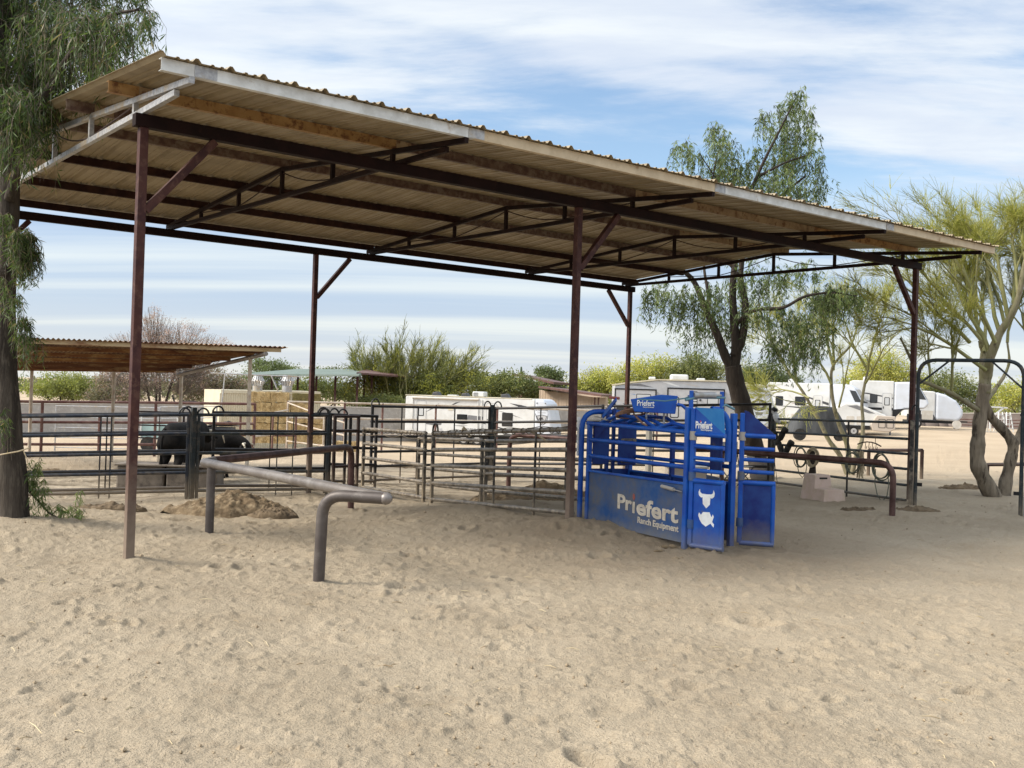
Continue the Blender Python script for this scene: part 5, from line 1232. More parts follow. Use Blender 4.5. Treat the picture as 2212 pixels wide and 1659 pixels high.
pr_ = thing('pale_barn', 'low barn with pale blue green metal roof right of the middle post', 'barn', on(P(1270, 850, 100)))
MB().add([P(1228, 848, 104), P(1288, 838, 108), P(1302, 856, 96), P(1236, 856, 94)], [(0, 1, 2, 3)]).build('roof', 'paleroof', pr_)
p, q = P(1236, 857, 94.2), P(1302, 857, 96.2); MB().add([on(p), on(q), q, p], [(0, 1, 2, 3)]).build('wall', 'tanwall', pr_)

# cream container and hay
cn = thing('storage_container', 'cream ribbed storage container behind the hay stack', 'container', on(P(500, 900, 50)))
a, b = P(477, 842, 50), P(692, 846, 53); za = on(a, -.1).z; n = 46; mb = MB(); V = []
dn = Vector((b.x - a.x, b.y - a.y, 0)).normalized(); nn = Vector((dn.y, -dn.x, 0))
for k in range(n * 4 + 1):
    p = lerp(a, b, k / (n * 4)); o_ = nn * (.035 if k % 4 in (0, 1) else 0); V += [Vector((p.x, p.y, za)) + o_, p + o_ - ZV * .16]
mb.add(V, [(2 * k, 2 * k + 2, 2 * k + 3, 2 * k + 1) for k in range(n * 4)]).build('ribbed_side', 'cream', cn)
bk_ = nn * -2.4
MB().add([a + nn * .05 - ZV * .16, b + nn * .05 - ZV * .16, b + bk_ - ZV * .16, a + bk_ - ZV * .16, a + nn * .05, b + nn * .05, b + bk_, a + bk_], [(3, 2, 1, 0), (4, 5, 6, 7), (0, 1, 5, 4), (1, 2, 6, 5), (2, 3, 7, 6), (3, 0, 4, 7)]).build('roof', 'cream', cn)
MB().bar(Vector((a.x, a.y, za)), a - ZV * .16, .14, .14, nn).build('corner_post', 'cream', cn)
MB().add([Vector((a.x, a.y, za)), Vector((a.x, a.y, za)) + bk_, a + bk_ - ZV * .16, a - ZV * .16], [(0, 1, 2, 3)]).build('end_wall', 'cream', cn)
for x, lab in ((556, 'grey turbine roof vent on the container beside the shed post'), (620, 'grey turbine roof vent on the container above the hay')):
    p = P(x, 844, 51.5); t = thing('roof_vent', lab, 'roof vent', p, 'turbine vents on the container')
    MB().tube([p - ZV * .05, p + ZV * .25], .25, 12).build('neck', 'galv', t, True)
    vb_ = MB()
    for k in range(16):
        th = k * math.pi / 8; e = Vector((math.cos(th), math.sin(th), 0)); e2 = Vector((math.cos(th + .25), math.sin(th + .25), 0))
        vb_.add([p + e * .24 + ZV * .25, p + e * .34 + ZV * .48, p + e * .2 + ZV * .75, p + e2 * .2 + ZV * .75, p + e2 * .36 + ZV * .48, p + e2 * .26 + ZV * .25], [(0, 1, 4, 5), (1, 2, 3, 4)])
    vb_.tube([p + ZV * .74, p + ZV * .78], .21, 12).build('vanes', 'galv', t)
ord_ = ['leftmost', 'second from the left', 'third from the left', 'fourth from the left', 'fifth from the left']
rown = ['bottom row', 'third row', 'second row', 'top row']
hb0 = on(P(540, 930, 46)); hd = Vector((.96, .18, 0)).normalized(); hn = Vector((hd.y, -hd.x, 0))
ztop = P(560, 846, 46).z; nrow = 5; bhh = .46
def bale(p, w, d, h, m, lab, grp='hay bales stacked in front of the container'):
    n = 7; V = []; F = []
    mb = MB(Matrix.Translation(p) @ Matrix(((hd.x, -hn.x, 0, 0), (hd.y, -hn.y, 0, 0), (0, 0, 1, 0), (0, 0, 0, 1))) @ Matrix.Rotation(rnd.uniform(-.06, .06), 4, 'Z'))
    j = lambda: rnd.uniform(-.025, .025)
    for ix in range(n + 1):
        pinch = .02 if ix in (2, 5) else 0
        for cy, cz in ((0, 0), (.5, 0), (1, 0), (1, .5), (1, 1), (.5, 1), (0, 1), (0, .5)):
            V.append((w * ix / n + j(), d * cy + (pinch if cy == 0 else -pinch if cy == 1 else 0) + j(), h * cz + (pinch if cz == 0 else -pinch if cz == 1 else 0) + j() * .7))
    for ix in range(n):
        for k in range(8): F.append((ix * 8 + k, ix * 8 + (k + 1) % 8, ix * 8 + 8 + (k + 1) % 8, ix * 8 + 8 + k))
    F += [tuple(range(7, -1, -1)), tuple(n * 8 + k for k in range(8))]
    tag(mb.add(V, F).build('hay_bale', m, None), lab, 'hay bale', grp)
rn_ = ['top row', 'second row', 'third row', 'fourth row', 'bottom row']
for r_ in range(5):
    z = ztop - bhh * (r_ + 1); cnt = (2, 3, 4, 4, 4)[r_]
    for k in range(cnt):
        bale(Vector((hb0.x, hb0.y, z)) + hd * (k * .86 + .03 * r_ - (0 if r_ else .02)) - hn * 0, .84, 1.05, bhh - .01, 'bale', 'golden hay bale in the %s of the stack, %s' % (rn_[r_], ord_[k]))
bale(Vector((hb0.x, hb0.y, ztop - bhh)) + hd * 1.80, 1.25, .6, bhh - .02, 'bale_green', 'dark greenish bale on top of the stack, right of the golden ones')
bale(on(P(728, 935, 41)), .8, .5, .42, 'bale', 'loose golden bale on the ground by the grey tubs')
for x, y, rx, lab, m in ((795 - 80, 953, .62, 'grey round stock tank beside the hay', 'tub'), (655 + 10, 955, .38, 'pale blue grey tub half hidden by the back post', 'tub')):
    p = G(x, y + 6); t = thing('stock_tank', lab, 'tank', p)
    n = 22; ring = lambda r_, z: [p + Vector((math.cos(2 * math.pi * k / n) * r_, math.sin(2 * math.pi * k / n) * r_, z)) for k in range(n)]
    V = ring(rx * .92, 0) + ring(rx, .6) + ring(rx + .03, .62) + ring(rx - .03, .62) + ring(rx * .88, .1)
    F = [(a_ * n + k, a_ * n + (k + 1) % n, a_ * n + n + (k + 1) % n, a_ * n + n + k) for a_ in range(4) for k in range(n)] + [tuple(4 * n + k for k in range(n))]
    MB().add(V, F).build('shell', m, t, True)
# odds and ends in the far left pens
b_ = MB()
for s in (0, 1): b_.tube([P(478 + s * 140, 885, 47), P(486 + s * 100, 808 + s * 4, 47)], .03, 6)
b_.tube([P(455, 806, 47), P(650, 814, 48)], .035, 6)
tag(b_.build('pipe_trellis', 'galv', None, True), 'thin pale pipe frame standing above the container', 'pipe frame')
ut = on(P(380, 890, 40)); t = thing('feed_cart', 'dark feed cart with a sloping lid in front of the container', 'cart', on(P(470, 905, 36)))
p = on(P(468, 905, 36)); MB().box(p.x - .5, p.x + .5, p.y, p.y + .7, p.z + .45, p.z + .95).build('bin', 'grey_dark', t, bevel=.03)
MB().add([p + Vector(v) for v in ((-.55, -.05, .96), (.45, -.05, 1.2), (.62, .75, 1.0), (-.5, .75, .98), (-.55, -.05, .93), (.45, -.05, 1.17), (.62, .75, .97), (-.5, .75, .95))], [(0, 1, 2, 3), (7, 6, 5, 4), (0, 4, 5, 1), (1, 5, 6, 2), (2, 6, 7, 3), (3, 7, 4, 0)]).build('lid', 'grey_mid', t)
for s in (-.4, .4): MB().tube([p + Vector((s, -.02, .25)), p + Vector((s, .04, .25))], .24, 14).build('wheel', 'rubber', t, True)
t = thing('quad_bike', 'small dark quad bike parked beyond the wall, left of the container', 'quad bike', on(P(400, 870, 64)))
p = P(395, 880, 64); 
MB().box(p.x - .8, p.x + .8, p.y - .4, p.y + .4, p.z - .1, p.z + .25).build('body', 'black', t, bevel=.1)
MB().tube([p + Vector((-.5, 0, .25)), p + Vector((-.65, 0, .65)), p + Vector((-.5, -.4, .75))], .05, 6).build('handlebar', 'black', t, True)
MB().box(p.x - .1, p.x + .8, p.y - .25, p.y + .25, p.z + .25, p.z + .42).build('seat', 'rubber', t, bevel=.06)
for s in (-.6, .65): MB().tube([p + Vector((s, -.55, -.15)), p + Vector((s, -.3, -.15))], .35, 14).build('wheel', 'rubber', t, True)
t = thing('utility_trailer', 'pale green flatbed with white rails in the back pen', 'trailer', on(P(345, 900, 40)))
p = on(P(345, 905, 40)); MB().box(p.x - .7, p.x + .7, p.y, p.y + 1.2, p.z + .5, p.z + 1.1).build('box', 'teal', t, bevel=.03)
for s in (-.7, 0, .7): MB().bar(p + Vector((s, -.03, .5)), p + Vector((s, -.03, 1.35)), .06, .04).build('stake', 'white', t)
for s in (-.4, .4): MB().tube([p + Vector((s, -.1, .3)), p + Vector((s, .05, .3))], .3, 14).build('wheel', 'rubber', t, True)

# ------------------------------------------------------------------ cattle and trough
def steer(label, p, d, sc, head, horn=1):
    d = Vector(d).normalized(); u = Vector((-d.y, d.x, 0)); t = thing('steer', label, 'steer', p, 'black steers in the pen')
    def q(a, b, z): return p + d * a * sc + u * b * sc + ZV * z * sc
    pts = [(-.72, 0, 1.12), (-.45, 0, 1.08), (-.05, 0, 1.0), (.35, 0, 1.02), (.60, 0, 1.10)] + head
    rad = [(.20, .22), (.28, .31), (.30, .34), (.29, .34), (.22, .27)] + [(.17, .20), (.125, .155), (.11, .13), (.075, .085)][:len(head)]
    vs = [q(*v) for v in pts]; ed = [(i, i + 1) for i in range(len(pts) - 1)]
    def leg(root, chain):
        k = root
        for v, r in chain: vs.append(q(*v)); rad.append(r); ed.append((k, len(vs) - 1)); k = len(vs) - 1
    for s in (-1, 1):
        leg(1, [((-.52, .15 * s, .80), (.15, .20)), ((-.46, .15 * s, .62), (.10, .13)), ((-.62, .15 * s, .42), (.06, .075)), ((-.58, .15 * s, .12), (.042, .05)), ((-.54, .15 * s, .0), (.055, .06))])
        leg(3, [((.42, .14 * s, .75), (.12, .14)), ((.42, .13 * s, .45), (.065, .075)), ((.42, .13 * s, .12), (.042, .05)), ((.45, .13 * s, .0), (.055, .06))])
    me = bpy.data.meshes.new('body'); me.from_pydata(vs, ed, []); o = bpy.data.objects.new('body', me); COL.objects.link(o)
    m = o.modifiers.new('s', 'SKIN'); m.use_smooth_shade = True
    for i, r in enumerate(rad): me.skin_vertices[0].data[i].radius = (r[0] * sc, r[1] * sc)
    me.skin_vertices[0].data[1].use_root = True
    o.modifiers.new('d', 'SUBSURF').levels = 2
    nm = evalmesh(o); bpy.data.objects.remove(o); nm.materials.clear(); nm.name = 'body'; link('body', nm, 'hide', t, 'all')
    hx, hy, hz = head[-2]
    for s in (-1, 1):
        MB().tube([q(hx - .05, hy + .09 * s, hz + .10), q(hx - .05, hy + .24 * s, hz + .10), q(hx + .04, hy + .36 * s, hz + .04 * horn), q(hx + .12, hy + .38 * s, hz - .16 * horn)], [.035 * sc, .03 * sc, .022 * sc, .008 * sc], 8).build('horn', 'horn', t, True)
        MB().tube([q(hx - .09, hy + .10 * s, hz + .05), q(hx - .10, hy + .22 * s, hz + .0), q(hx - .10, hy + .31 * s, hz - .05)], [.03 * sc, .055 * sc, .012 * sc], 8).build('ear', 'hide', t, True)
    MB().tube([q(-.86, 0, 1.20), q(-.98, 0, 1.0), q(-.97, .02, .7), q(-.95, .02, .5)], [.035 * sc, .026 * sc, .022 * sc, .045 * sc], 8).build('tail', 'hide', t, True)
s1 = G(386, 1050); steer('black steer standing rump towards the camera behind the trough', s1 + Vector((0, .2, 0)), (.12, 1, 0), 1.0, [(.85, 0, 1.15), (1.02, 0, 1.10), (1.15, 0, 1.0), (1.30, 0, .86)])
s2 = on(P(455, 1000, 23.2)); steer('black steer standing broadside with a pale drooping horn, right of the other', s2, (1, -.10, 0), .80, [(.85, -.03, 1.05), (1.0, -.07, 1.0), (1.10, -.12, .92), (1.20, -.18, .74)], 1.3)
tp = G(330, 1058); t = thing('feed_trough', 'long brownish trough in front of the steers', 'trough', tp)
p = on(P(383, 1050, 20.9)); 
for x0, x1 in ((-1.25, -.28), (-.24, .78)):
    MB().box(p.x + x0, p.x + x1, p.y, p.y + .6, p.z - .05, p.z + .42).build('tank', 'trough', t, bevel=.04)
MB().box(p.x - 1.28, p.x + .8, p.y - .04, p.y + .64, p.z + .425, p.z + .47).build('rim', 'trough', t, bevel=.015)
# ------------------------------------------------------------------ campers and trailers
def camper(name, label, cat, p, ang):
    t = thing(name, label, cat, (0, 0, 0)); t['_p'] = 0; del t['_p']
    return t, (p, ang)
def settle(t, pl, sc=1.0):
    t.location = pl[0]; t.rotation_euler = (0, 0, pl[1]); t.scale = (sc, sc, sc)
X_, Y_, Zv = Vector((1, 0, 0)), Vector((0, 1, 0)), Vector((0, 0, 1))
def side(poly, d=.006, y=0.0):                     # flat marking on the camera side (y = 0 looks towards -y)
    return MB().prism(poly, (0, y, 0), X_, Zv, -Y_, d)
def wheelset(t, xs, y=.06, r=.36, z=.36):
    for x in xs:
        w = MB().tube([(x, y, z), (x, y + .03, z), (x, y + .22, z)], [r * .93, r, r], 22).build('wheel', 'rubber', t, True)
        MB().tube([(x, y - .012, z), (x, y + .02, z)], r * .60, 18).build('rim', 'alloy', w, True)
        MB().tube([(x, y - .022, z), (x, y, z)], r * .15, 10).build('hub', 'grey_dark', w, True)
def rrect(x0, x1, z0, z1, r=.06, k=4):
    out = []
    for cx, cz, a in ((x1 - r, z1 - r, 0), (x0 + r, z1 - r, 90), (x0 + r, z0 + r, 180), (x1 - r, z0 + r, 270)):
        out += [(cx + r * math.cos(R(a + 90 * i / k)), cz + r * math.sin(R(a + 90 * i / k))) for i in range(k + 1)]
    return out
def window(t, x0, x1, z0, z1, m='glass', fm='black', y=0.0):
    f = side(rrect(x0, x1, z0, z1), .014, y).build('window', fm, t)
    side(rrect(x0 + .04, x1 - .04, z0 + .04, z1 - .04, .04), .004, y - .0145).build('pane', m, f)
def door(t, x0, x1, z0, z1, wz=None, m='white', fm='grey_body'):
    f = side(rrect(x0, x1, z0, z1, .10), .012).build('door', m, t)
    fr = MB(); o_ = rrect(x0 - .03, x1 + .03, z0 - .03, z1 + .03, .12); i_ = rrect(x0, x1, z0, z1, .10); k = len(o_)
    fr.add([(a, -.004, b) for a, b in o_] + [(a, -.004, b) for a, b in i_] + [(a, -.02, b) for a, b in o_] + [(a, -.02, b) for a, b in i_],
           [(2 * k + j, 2 * k + (j + 1) % k, 3 * k + (j + 1) % k, 3 * k + j) for j in range(k)] + [(j, (j + 1) % k, 2 * k + (j + 1) % k, 2 * k + j) for j in range(k)])
    fr.build('frame', fm, f)
    if wz: 
        g = side(rrect(x0 + .12, x1 - .12, wz[0], wz[1], .05), .010, -.0125).build('window', 'black', f)
        side(rrect(x0 + .17, x1 - .17, wz[0] + .05, wz[1] - .05, .03), .003, -.0235).build('pane', 'glass_pale', g)
    MB().box(x0 + .04, x0 + .10, -.035, -.0135, z0 + .75, z0 + .92).build('handle', 'black', f, bevel=.01)

# --- long white travel trailer with two doors
L_, Wd, Z0, Z1 = 8.75, 2.45, .62, 3.02
t, pl = camper('travel_trailer', 'long white travel trailer with two doors, grey slash graphics and lettered nose', 'travel trailer', on(P(874, 930, 66.5)), R(-17))
body = [(0, Z0), (0, Z1 - .08), (.08, Z1), (L_ - .1, Z1 + .02), (L_ - .1, Z0)]
MB().prism(body, (0, 0, 0), X_, Zv, Y_, Wd).build('body', 'white', t, bevel=.05)
cap = [(L_ - .098, Z0 - .02), (L_ - .098, Z1 + .06), (L_ + .45, Z1 + .03), (L_ + .72, Z1 - .25), (L_ + .98, 1.75), (L_ + 1.08, 1.15), (L_ + 1.02, Z0 - .02)]
MB().prism(cap, (0, -.03, 0), X_, Zv, Y_, Wd + .06).build('nose_cap', 'white_cap', t, bevel=.16, seg=4)
MB().box(-.03, L_ - .3, -.02, Wd + .02, Z1 + .015, Z1 + .06).build('roof', 'cream', t, bevel=.02)
MB().tube([(.5, -.07, Z1 - .10), (5.0, -.07, Z1 - .10)], .075, 10).build('awning', 'offwhite', t, True)
for x in (.52, 4.95, 5.2): MB().bar((x, -.04, Z1 - .1), (x, -.04, .9), .05, .05).build('awning_arm', 'white', t)
side([(.02, Z0 + .01), (L_ - .1, Z0 + .01), (L_ - .1, Z0 + .07), (.02, Z0 + .07)], .008).build('sill_trim', 'offwhite', t)
MB().box(.2, L_, .15, Wd - .15, Z0 - .18, Z0).build('chassis', 'black', t)
door(t, .80, 1.42, .80, 2.72, (1.75, 2.35)); door(t, 5.52, 6.16, .78, 2.70, (1.7, 2.42))
window(t, 3.55, 4.25, 1.48, 1.95); window(t, 6.55, 7.25, 1.30, 2.15)
side([(2.95, 2.18), (3.28, 2.18), (3.28, 2.34), (2.95, 2.34)], .02).build('porch_lamp', 'cream', t)
gm = [('grey_mid', [(1.35, 1.98), (2.35, 2.62), (1.9, 2.22)]), ('grey_dark', [(2.55, 2.22), (3.45, 2.68), (3.75, 2.74), (3.25, 2.50)]), ('grey_dark', [(7.0, 2.76), (7.9, 2.45), (8.6, 2.38), (8.6, 2.50), (7.8, 2.66)]),
      ('grey_mid', [(6.2, 2.28), (7.0, 2.05), (7.9, 1.82), (7.0, 2.12)]), ('grey_mid', [(1.4, 1.24), (1.8, 1.52), (2.2, 1.36), (2.55, 1.42), (2.5, 1.22), (2.0, 1.18)]), ('grey_mid', [(4.3, 1.92), (5.3, 1.85), (5.3, 1.55), (4.6, 1.62), (4.2, 1.50)]),
      ('grey_dark', [(3.5, 1.36), (4.5, 1.42), (4.9, 1.50), (4.0, 1.32)]), ('grey_dark', [(3.3, 1.22), (4.3, 1.25), (3.9, 1.19)]), ('grey_dark', [(4.9, 1.50), (6.2, 1.22), (7.2, .92), (8.4, .66), (8.4, .74), (7.0, 1.08), (6.0, 1.34)]), ('grey_mid', [(6.6, .92), (7.9, .70), (7.6, .66), (6.9, .74)])]
for m, poly in gm: side(poly, .005).build('graphic', m, t)
for x in (2.4, 3.4): side([(x, .80), (x + .16, .80), (x + .16, 1.0), (x, 1.0)], .012).build('hatch', 'grey_body', t)
text('lettering', 'TOURING EDITION', (4.15, -.004, .98), X_, Zv, 1.35, .11, 'grey_mid', t, bold=.02)
ca = Vector((1, 0, 0)); 
text('lettering', 'LACROSSE', (L_ - .02, -.032, 2.36), X_, Zv, .78, .22, 'grey_mid', t, bold=.03)
text('lettering', 'LuxuryLite', (L_ + .12, -.032, 2.18), X_, Zv, .52, .12, 'grey_body', t, bold=.02)
cs_ = [(L_ + .02, 2.04), (L_ + .40, 2.12), (L_ + .74, 2.04), (L_ + .62, 1.72), (L_ + .38, 1.46), (L_ + .16, 1.72)]
sh_ = side(cs_, .004, -.03).build('crest', 'grey_mid', t)
side([(L_ + .09, 2.00), (L_ + .40, 2.07), (L_ + .68, 2.00), (L_ + .57, 1.76), (L_ + .38, 1.54), (L_ + .2, 1.76)], .003, -.0345).build('field', 'grey_body', sh_)
side([(L_ + .16, 1.80), (L_ + .26, 1.92), (L_ + .32, 1.86), (L_ + .40, 1.98), (L_ + .52, 1.80)], .003, -.038).build('mountain', 'grey_dark', sh_)
side([(L_ - .09, 2.3), (L_ + .05, 1.98), (L_ + .36, 1.45), (L_ + .05, 1.85)], .004, -.03).build('graphic', 'grey_dark', t)
side([(L_ + .80, 2.2), (L_ + .66, 1.7), (L_ + .38, 1.42), (L_ + .72, 1.62)], .004, -.03).build('graphic', 'grey_dark', t)
for x in (L_ + .0, L_ + .55): side(rrect(x, x + .09, 2.78, 2.86, .03), .02, -.03).build('marker_lamp', 'grey_mid', t)
wheelset(t, (4.05, 4.95), -.03)
MB().box(7.3, 8.5, .02, .5, Z0 + .02, Z0 + .06).build('step', 'grey_dark', t)
side([(7.95, .58), (9.15, .58), (9.15, .95), (7.95, .95)], .05, -.05).build('battery_box', 'black', t)
MB().tube([(9.35, .5, .95), (9.35, .95, .95)], .26, 14).build('gas_bottle', 'white', t, True)
MB().bar((L_ + 1.0, Wd / 2, .60), (L_ + 2.0, Wd / 2, .62), .12, .12).build('tow_bar', 'black', t)
MB().box(4.35, 5.15, .5, 1.25, Z1 + .06, Z1 + .40).build('air_conditioner', 'white', t, bevel=.08)
for k in range(5): MB().box(4.42, 4.75, .485, .4995, Z1 + .12 + k * .05, Z1 + .14 + k * .05).build('grille', 'grey_mid', t)
for x, w_, h_ in ((1.55, .55, .26), (3.55, .5, .24), (6.2, .6, .26)):
    MB().add([(x, .6, Z1 + .06), (x + w_, .6, Z1 + .06), (x + w_, 1.15, Z1 + .06), (x, 1.15, Z1 + .06), (x + .06, .62, Z1 + .06 + h_ * .8), (x + w_ * .7, .62, Z1 + .06 + h_), (x + w_ * .7, 1.12, Z1 + .06 + h_), (x + .06, 1.12, Z1 + .06 + h_ * .8)], [(0, 3, 2, 1), (4, 5, 6, 7), (0, 1, 5, 4), (1, 2, 6, 5), (2, 3, 7, 6), (3, 0, 4, 7)]).build('vent_cover', 'grey_dark', t, bevel=.04)
MB().box(2.6, 3.25, .7, 1.1, Z1 + .06, Z1 + .14).build('skylight', 'white', t, bevel=.03)
settle(t, pl, 1.0)

# --- grey toy hauler travel trailer with slide outs
L2 = 9.9
t, pl = camper('travel_trailer', 'grey sided travel trailer with slide outs and a round emblem on its white nose', 'travel trailer', on(P(1325, 930, 64)), R(-2))
MB().prism([(0, .55), (0, 2.78), (.9, 2.95), (2.6, 3.18), (7.6, 3.22), (8.2, 3.10), (8.2, .55)], (0, .22, 0), X_, Zv, Y_, 2.3).build('body', 'grey_body', t, bevel=.04)
MB().prism([(0, 2.80), (.9, 2.965), (2.6, 3.195), (7.6, 3.24), (8.4, 3.15), (8.4, 3.22), (7.6, 3.31), (2.6, 3.27), (.9, 3.05), (-.05, 2.88)], (0, .16, 0), X_, Zv, Y_, 2.42).build('roof', 'cream', t)
MB().prism([(8.202, .50), (8.202, 3.12), (8.7, 3.10), (9.6, 2.85), (9.82, 2.3), (9.95, 1.6), (9.85, .85), (9.6, .50)], (0, .19, 0), X_, Zv, Y_, 2.36).build('nose_cap', 'white_cap', t, bevel=.18, seg=4)
for x0, x1, z0, z1, nm in ((.05, 2.55, .72, 2.58, 'slide_out'), (3.3, 6.75, .62, 2.72, 'slide_out')):
    s_ = MB().box(x0, x1, 0, .60, z0, z1).build(nm, 'grey_body', t, bevel=.015)
    for q in ((x0 - .05, x0 + .03, z0, z1 + .05), (x1 - .03, x1 + .05, z0, z1 + .05)): MB().box(q[0], q[1], -.02, .05, q[2], q[3]).build('trim', 'black', s_)
    MB().box(x0 + .032, x1 - .032, -.022, .05, z1 - .03, z1 + .055).build('trim', 'black', s_)
window(t, 1.35, 2.25, 1.72, 2.32, 'glass_pale'); window(t, 2.68, 3.1, 1.78, 2.28, 'glass_pale', y=.21)
window(t, .15, 1.0, .85, 1.55, 'glass'); window(t, 4.75, 5.12, 1.05, 2.58, 'glass_pale'); window(t, 5.72, 6.42, 1.74, 2.42, 'glass_pale')
for k in range(9): MB().box(4.79, 5.08, -.022, -.0195, 1.14 + k * .155, 1.20 + k * .155).build('slat', 'grey_dark', t)
fr = MB(); o_ = rrect(3.45, 4.0, .9, 2.2, .10); i_ = rrect(3.5, 3.95, .95, 2.15, .08); k = len(o_)
fr.add([(a, -.012, b) for a, b in o_] + [(a, -.012, b) for a, b in i_], [(j, (j + 1) % k, k + (j + 1) % k, k + j) for j in range(k)]).build('door_trim', 'black', t)
for x in (4.5, 5.3): MB().tube([(x, -.03, 2.05), (x, .0, 2.05)], .07, 12).build('speaker', 'grey_dark', t, True)
text('lettering', 'ALPHA WOLF', (5.3, -.003, 1.42), X_, Zv, 1.25, .16, 'grey_mid', t, bold=.03)
text('lettering', 'ALPHA WOLF', (8.55, .188, 2.38), X_, Zv, 1.15, .15, 'grey_mid', t, bold=.03)
em = side([(8.95 + .50 * math.cos(a) * (1 + .10 * math.sin(5 * a)), 1.86 + .36 * math.sin(a)) for a in [2 * math.pi * k / 28 for k in range(28)]], .004, .19).build('emblem', 'grey_dark', t)
side([(8.95 + .34 * math.cos(a) * (1 + .2 * math.sin(4 * a + 1)), 1.90 + .20 * math.sin(a)) for a in [2 * math.pi * k / 24 for k in range(24)]], .003, .1855).build('field', 'grey_body', em)
side([(8.70, 1.42), (9.22, 1.42), (9.15, 1.24), (8.78, 1.24)], .004, .19).build('badge', 'grey_mid', t)
for m, poly in (('decal_blue', [(7.75, 2.05), (8.2, 1.62), (8.85, 1.12), (8.3, 1.42)]), ('grey_mid', [(7.5, 1.6), (8.0, 1.3), (8.5, .9), (7.9, 1.1)]), ('beige', [(7.4, 2.45), (7.9, 2.15), (8.2, 1.7), (7.8, 1.95)])): side(poly, .004, .19).build('graphic', m, t)
for m, poly in (('beige', [(.1, 1.9), (1.3, 1.78), (1.3, 1.72)]), ('decal_blue', [(.9, 2.32), (1.3, 2.28), (1.3, 2.25)]), ('grey_mid', [(.5, 1.72), (1.2, 1.65), (.6, 1.62)])): side(poly, .004, .0).build('graphic', m, t)
for m, poly in (('grey_mid', [(.6, 2.85), (1.6, 2.95), (2.4, 2.75)]), ('white', [(2.9, 3.12), (3.8, 2.85), (4.1, 2.85), (3.3, 3.12)]), ('beige', [(4.0, 3.1), (5.0, 2.9), (5.3, 2.9)]), ('grey_dark', [(7.0, 3.1), (8.15, 2.75), (8.15, 2.4), (7.9, 2.75)])): side(poly, .004, .22).build('graphic', m, t)
MB().box(3.55, 4.65, .8, 1.6, 3.22, 3.62).build('air_conditioner', 'white', t, bevel=.12, seg=3)
for x, w_ in ((2.2, .4), (5.2, .5), (7.4, .5)): MB().box(x, x + w_, .9, 1.3, 3.24, 3.42).build('vent_cover', 'white', t, bevel=.05)
MB().box(7.6, 9.9, .0, .16, 2.98, 3.12).build('awning', 'offwhite', t, bevel=.03)
wheelset(t, (5.0, 5.9), .2); MB().box(.2, 9.4, .5, 2.2, .32, .54).build('chassis', 'black', t)
MB().bar((9.7, 1.3, .5), (10.9, 1.3, .5), .12, .12).build('tow_bar', 'black', t)
settle(t, pl, 1.0)

# --- fifth wheel campers further right
def fifth(label, p, ang, L, nose, stripe):
    t, pl = camper('fifth_wheel_camper', label, 'camper', p, ang)
    MB().prism([(0, .7), (0, 3.55), (.2, 3.62), (L - .02, 3.62), (L - .02, .7)], (0, 0, 0), X_, Zv, Y_, 2.45).build('body', 'white', t, bevel=.06)
    MB().prism([(L, 3.55), (L + 1.2, 3.60), (L + 1.75, 3.30), (L + 2.35, 2.25), (L + 2.45, 1.95), (L + 2.15, 1.62), (L + .75, 1.55), (L, .85)], (0, -.02, 0), X_, Zv, Y_, 2.49).build('nose_cap', 'white_cap', t, bevel=.14, seg=3)
    side([(L + 1.35, 3.18), (L + 1.78, 3.12), (L + 2.22, 2.30), (L + 1.75, 2.34)], .01, -.02).build('windscreen', 'glass', t)
    MB().add([(L + 1.80, .12, 3.24), (L + 1.80, 2.33, 3.24), (L + 2.36, 2.33, 2.28), (L + 2.36, .12, 2.28)], [(0, 1, 2, 3)]).build('windscreen', 'glass', t)
    side([(L - .1, 1.50), (L + .75, 1.60), (L + 2.1, 1.66), (L + .6, 1.50), (L, .78), (L - .1, .78)], .008, -.022).build('shadow_panel', 'black', t)
    for m, poly in stripe: side([(a * L, b) for a, b in poly], .006).build('graphic', m, t)
    window(t, L * .14, L * .26, 1.9, 2.6); window(t, L * .45, L * .62, 1.95, 2.6); door(t, L * .74, L * .74 + .62, .8, 2.7, (1.8, 2.4))
    for x in (.4, .66, .88): side(rrect(L * x, L * x + .55, .80, 1.30, .06), .008).build('hatch', 'offwhite', t)
    MB().box(L * .3, L * .42, .7, 1.5, 3.62, 3.92).build('air_conditioner', 'white', t, bevel=.08)
    MB().box(.1, L - .3, .2, 2.2, .45, .7).build('chassis', 'black', t)
    wheelset(t, (L * .36, L * .36 + .9), -.02); MB().tube([(L + 1.9, 1.2, 1.5), (L + 1.9, 1.2, .9)], .12, 8).build('king_pin', 'black', t, True)
    for y in (.3, 2.1): MB().tube([(L - .1, y, .7), (L - .1, y, .05)], .05, 8).build('landing_leg', 'grey_mid', t, True)
    settle(t, pl, .9); return t
fifth('white fifth wheel camper with dark windscreen nose, behind the small palo verde', on(P(1655, 925, 70)), R(-26), 4.6, 1, (('grey_dark', [(.1, 1.9), (.5, 1.75), (.98, 1.45), (.98, 1.52), (.5, 1.85)]), ('grey_dark', [(.55, 2.75), (.98, 2.2), (.98, 2.0), (.75, 2.35)]), ('skirt_brown', [(.3, 2.2), (.7, 1.95), (.98, 1.7), (.6, 1.9)])))
fifth('white raked nose fifth wheel camper left of the shelter post', on(P(1835, 926, 70)), R(-16), 3.1, 1, (('grey_dark', [(0, 2.75), (.4, 2.6), (.98, 2.3), (.98, 2.38), (.4, 2.7)]), ('black', [(.3, 1.62), (.98, 1.62), (.98, 1.44), (.4, 1.44)]), ('grey_mid', [(.2, 2.15), (.98, 1.80), (.98, 1.86), (.2, 2.22)])))
